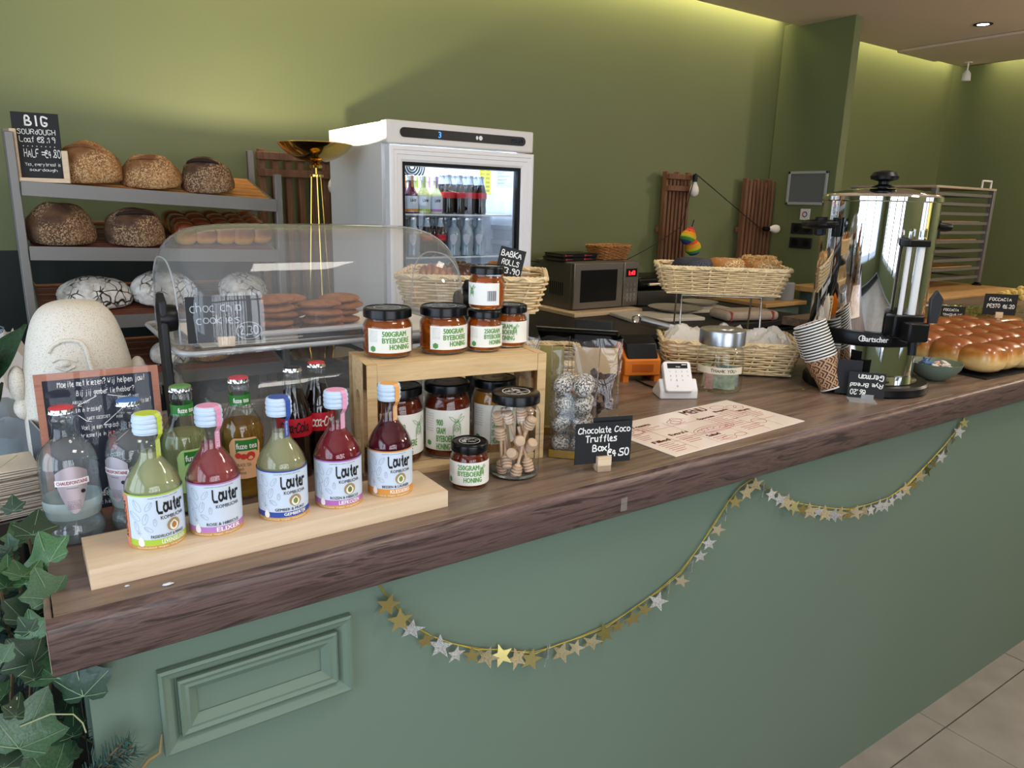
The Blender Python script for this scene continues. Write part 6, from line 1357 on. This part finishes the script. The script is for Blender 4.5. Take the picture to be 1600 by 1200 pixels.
t = thing('black_tray', 'black tray with golden rolls behind the cup stacks', 'tray', (2.72, 1.60, CT), -.3); part('tray', G().bb(-.30, .22, -.12, .12, .001, .006).bb(-.30, .22, .117, .12, .006, .014).bb(-.30, .22, -.12, -.117, .006, .014), m_black, t, .001)

# ---------------------------------------------------------------- star garland under the counter edge
GP = [(.392, 1.01), (.415, .965), (.453, .915), (.485, .885), (.522, .858), (.57, .833), (.61, .815), (.652, .797), (.692, .783), (.745, .778), (.795, .777), (.86, .78), (.93, .794), (.99, .812), (1.05, .836), (1.101, .88), (1.14, .92), (1.179, .962), (1.21, .985), (1.245, .999), (1.285, .975), (1.328, .953), (1.40, .915), (1.481, .884), (1.56, .86), (1.647, .841), (1.74, .832), (1.823, .832), (1.91, .852), (1.999, .888), (2.08, .93), (2.146, .975), (2.17, 1.008)]
t = thing('star_garland', 'garland of gold and silver stars strung in two swags under the counter edge', 'garland', (0, 0, 0))
g = G(); g.tube([(x, .912+.001*math.sin(i*2), z) for i, (x, z) in enumerate(GP)], .0008, 5).tube([(x+.002*math.sin(i*1.4), .9105, z+.003*math.sin(i*2.2)) for i, (x, z) in enumerate(GP)], .0008, 4)
part('string', g, M('gold_thread', 'b5a13c', .4, .6), t, angle=80)
def starmesh(name, R, m): P = [((R if k % 2 == 0 else R*.42)*math.sin(PI*k/5), (R if k % 2 == 0 else R*.42)*math.cos(PI*k/5)) for k in range(10)]; return G().prism(P, -.0003, .0003, Matrix(((1, 0, 0, 0), (0, 0, 1, 0), (0, 1, 0, 0), (0, 0, 0, 1)))).mesh(name, m, 20)
def glit(name, c):
    m, N, L, b = newmat(name); v = coords(N, L); vo = N.new('ShaderNodeTexVoronoi'); vo.inputs['Scale'].default_value = 900; L.new(v, vo.inputs['Vector']); b.inputs['Metallic'].default_value = .25; b.inputs['Roughness'].default_value = .35
    L.new(ramp(N, L, vo.outputs['Distance'], [(.35, c), (.8, '8c857a')]), b.inputs['Base Color']); nm = N.new('ShaderNodeNormalMap'); nm.inputs['Strength'].default_value = .8; L.new(vo.outputs['Color'], nm.inputs['Color']); nm.space = 'OBJECT'
    bump_n(N, L, b, vo.outputs['Distance'], .9, .002); return m
SM = [starmesh('star', r*1.3, m) for m in (glit('silver_glitter', 'f4f2f0'), glit('gold_glitter', 'e6cf98'), M('gold_foil', 'c8b878', .22, .9), M('matt_champagne', 'b8a888', .6, .3)) for r in (.0165, .013)]
rr = random.Random(21)
acc = 0; pts = []
for (a, b_) in zip(GP, GP[1:]):
    L0 = math.hypot(b_[0]-a[0], b_[1]-a[1]); s = -acc
    while s+.034 < L0: s += .034; pts.append((a[0]+(b_[0]-a[0])*s/L0, a[1]+(b_[1]-a[1])*s/L0))
    acc = L0-s
for i, (x, z) in enumerate(pts):
    if z > 1.0: continue
    big = rr.random() < .6; k = rr.choice((0, 0, 1, 1, 2, 2, 3))
    put(SM[k*2+(0 if big else 1)], 'star', t, (x, .9035+rr.uniform(-.004, .003), z-.010+rr.uniform(-.004, .004)), (rr.uniform(-.25, .25), rr.uniform(-.3, .3), rr.uniform(-.75, .0) if rr.random() < .85 else rr.uniform(.6, 1.0)))

# ---------------------------------------------------------------- ivy and fir at the left end of the counter
t = thing('ivy_plant', 'dark green ivy spilling past the left end of the counter', 'plant', (0, 0, 0))
def leafm(name, c, c2, vein='8fa88a'):
    m, N, L, b = newmat(name); v = coords(N, L); L.new(ramp(N, L, noise_n(N, L, v, 25, 3), [(.35, c), (.7, c2)]), b.inputs['Base Color']); b.inputs['Roughness'].default_value = .38; b.inputs['Coat Weight'].default_value = .15
    bump_n(N, L, b, noise_n(N, L, v, 90, 2), .3, .001); return m
LM = [leafm('ivy_dark', '16301c', '26452c'), leafm('ivy_mid', '2a4c30', '3f6642'), leafm('ivy_light', '345a34', '4c7845')]
m_vein = M('leaf_vein', '7d9a78', .5)
def ivymesh(m):
    out = [(0, .02), (.14, -.1), (.34, -.1), (.46, .0), (.45, .14), (.58, .28), (.62, .42), (.48, .46), (.36, .52), (.26, .66), (.14, .86), (.0, 1.0), (-.14, .86), (-.26, .66), (-.36, .52), (-.48, .46), (-.62, .42), (-.58, .28), (-.45, .14), (-.46, .0), (-.34, -.1), (-.14, -.1)]
    V = [(0, .25, .05)]+[(x, y, -.10*abs(x)-.06*y*y) for x, y in out]; n = len(out)
    return G().add(V, [(0, 1+i, 1+(i+1) % n) for i in range(n)]).mesh('ivy_leaf', m, 70)
IV = [ivymesh(m) for m in LM]
vg = G()
for tip in ((0, .95), (.55, .40), (-.55, .40), (.42, .0), (-.42, .0)):
    vg.tube([(0, .02, .022), (tip[0]*.5, tip[1]*.5+.01, .035-.05*abs(tip[0])), (tip[0], tip[1], -.10*abs(tip[0])-.06*tip[1]**2+.012)], .009, 3)
VM = vg.mesh('leaf_vein', m_vein, 80)
rr = random.Random(42)
def ivy(p, s, mi, rot):
    o = put(IV[mi], 'ivy_leaf', t, p, rot); o.scale = (s, s, s); v_ = put(VM, 'leaf_vein', o); return o
spots = []
for i in range(165):
    z = rr.uniform(.74, 1.15); x = rr.uniform(-.17, -.022) if z > 1.0 else rr.uniform(-.19, .0); y = rr.uniform(.86, 1.16)
    if z > 1.08 and y < .98: y += .1
    spots.append((x, y, z, rr.uniform(.022, .042)))
for x, y, z, s in ((-.01, .93, .985, .075), (.015, .905, .968, .062), (-.055, .90, .93, .07), (-.03, .915, .86, .075), (-.04, .92, .80, .07), (.0, 1.0, 1.105, .05), (-.005, .96, 1.075, .045), (-.035, .97, 1.05, .05), (-.015, 1.06, 1.12, .045), (-.03, .93, 1.015, .045)): spots.append((x, y, z, s))
for x, y, z, s in spots: ivy((x, y, z), s, rr.choice((0, 0, 1, 1, 2)), (rr.uniform(.5, 1.5), rr.uniform(-.7, .7), rr.uniform(-.8, .9)+PI*(rr.random() < .5)*0+face(x, y)))
for k in range(7): x = -.02-.02*k; part('stem', G().tube([(x, 1.1-.01*k, 1.10), (x+.01, 1.0, 1.0), (x-.01, .95, .88), (x+.01, .93, .72)], .0022, 5), M('ivy_stem', '5c4a30', .7), t)
for q_ in (((-.05, .905, .955), (-.02, .900, .962), (.002, .895, .956), (.010, .893, .942), (.012, .893, .928)), ((-.08, 1.12, 1.18), (-.04, 1.12, 1.2), (-.02, 1.13, 1.21))): part('stem', G().tube(list(q_), .0009, 5), M('pale_stem', '9aa07a', .6), t)
tf = thing('fir_branches', 'dark blue-green fir branches under the ivy', 'plant', (0, 0, 0)); g = G(); gs = G()
m_fir = M('fir_needles', '3a5a54', .5, var=.25, vs_=40)
for k in range(40):
    if k < 11: a = Vector((-.075+.008*k, .897-.001*k, .79+.008*k)); e = a+Vector((.095-.004*k, -.014, .06-.018*(k % 4)))
    else: a = Vector((rr.uniform(-.16, -.03), rr.uniform(.96, 1.1), rr.uniform(.70, 1.05))); e = a+Vector((rr.uniform(-.03, .06), rr.uniform(-.09, .0), rr.uniform(-.09, .06)))
    gs.tube([a, e], .0015, 4)
    for i in range(80):
        p = a.lerp(e, i/80); ax = (e-a).normalized(); q = rr.uniform(0, 6.28); o1 = ax.orthogonal().normalized(); o2 = ax.cross(o1); d = (o1*math.cos(q)+o2*math.sin(q))*.85+ax*.55; d.normalize(); s = o1.cross(d).normalized()*.0013; L_ = rr.uniform(.014, .021)
        g.add([p-s, p+s, p+d*L_+s*.4, p+d*L_-s*.4, p+d*L_*.5+Vector((0, 0, .0008))], [(0, 1, 2, 3), (0, 4, 3), (1, 2, 4)])
part('needles', g, m_fir, tf, stuff=True, smooth=False); part('twigs', gs, MATS['ivy_stem'], tf, stuff=True)
t = thing('dry_twig', 'dry brown curled ivy twig hanging before the green counter front', 'twig', (0, 0, 0)); part('stem', G().tube([(.03, .90, .80), (.055, .90, .835), (.075, .90, .855), (.088, .90, .86), (.092, .90, .885)], .0022, 6, rs=[.0025, .002, .003, .0026, .001]), M('dry_stem', '8a7a50', .7), t)
# big dark leaves and pot behind the ivy
t = thing('broad_leaf_plant', 'dark broad-leaved plant at the far left edge behind the napkins', 'plant', (0, 0, 0))
for p, s, r_ in (((-.06, 1.42, 1.24), .12, (1.2, .2, -1.2)), ((-.07, 1.42, 1.21), .11, (1.5, .3, -1.5)), ((-.08, 1.40, 1.17), .10, (1.0, -.2, -.9))):
    n = 12; V = []
    for i in range(n+1): u = i/n; w_ = .34*math.sin(PI*u**.8); V += [(-w_, u, -.25*u*u), (0, u, .04-.25*u*u), (w_, u, -.25*u*u)]
    o = put(G().add(V, [(3*i+j, 3*i+j+1, 3*i+4+j, 3*i+3+j) for i in range(n) for j in (0, 1)]).mesh('broad_leaf', LM[0], 60), 'broad_leaf', t, p, r_); o.scale = (s, s, s)
part('stem', G().tube([(-.07, 1.42, 1.24), (-.09, 1.46, 1.1), (-.09, 1.47, .9)], .004, 6), MATS['ivy_stem'], t)
t = thing('planter_box', 'dark planter box carrying the ivy beside the counter', 'planter', (0, 0, 0)); part('box', G().bb(-.40, -.03, 1.2, 1.55, 0, 1.0), m_black2, t, .005); part('soil', G().bb(-.39, -.04, 1.21, 1.54, 1.0, 1.01), M('soil', '2c2119', .9, bump=.8, bs=50), t)
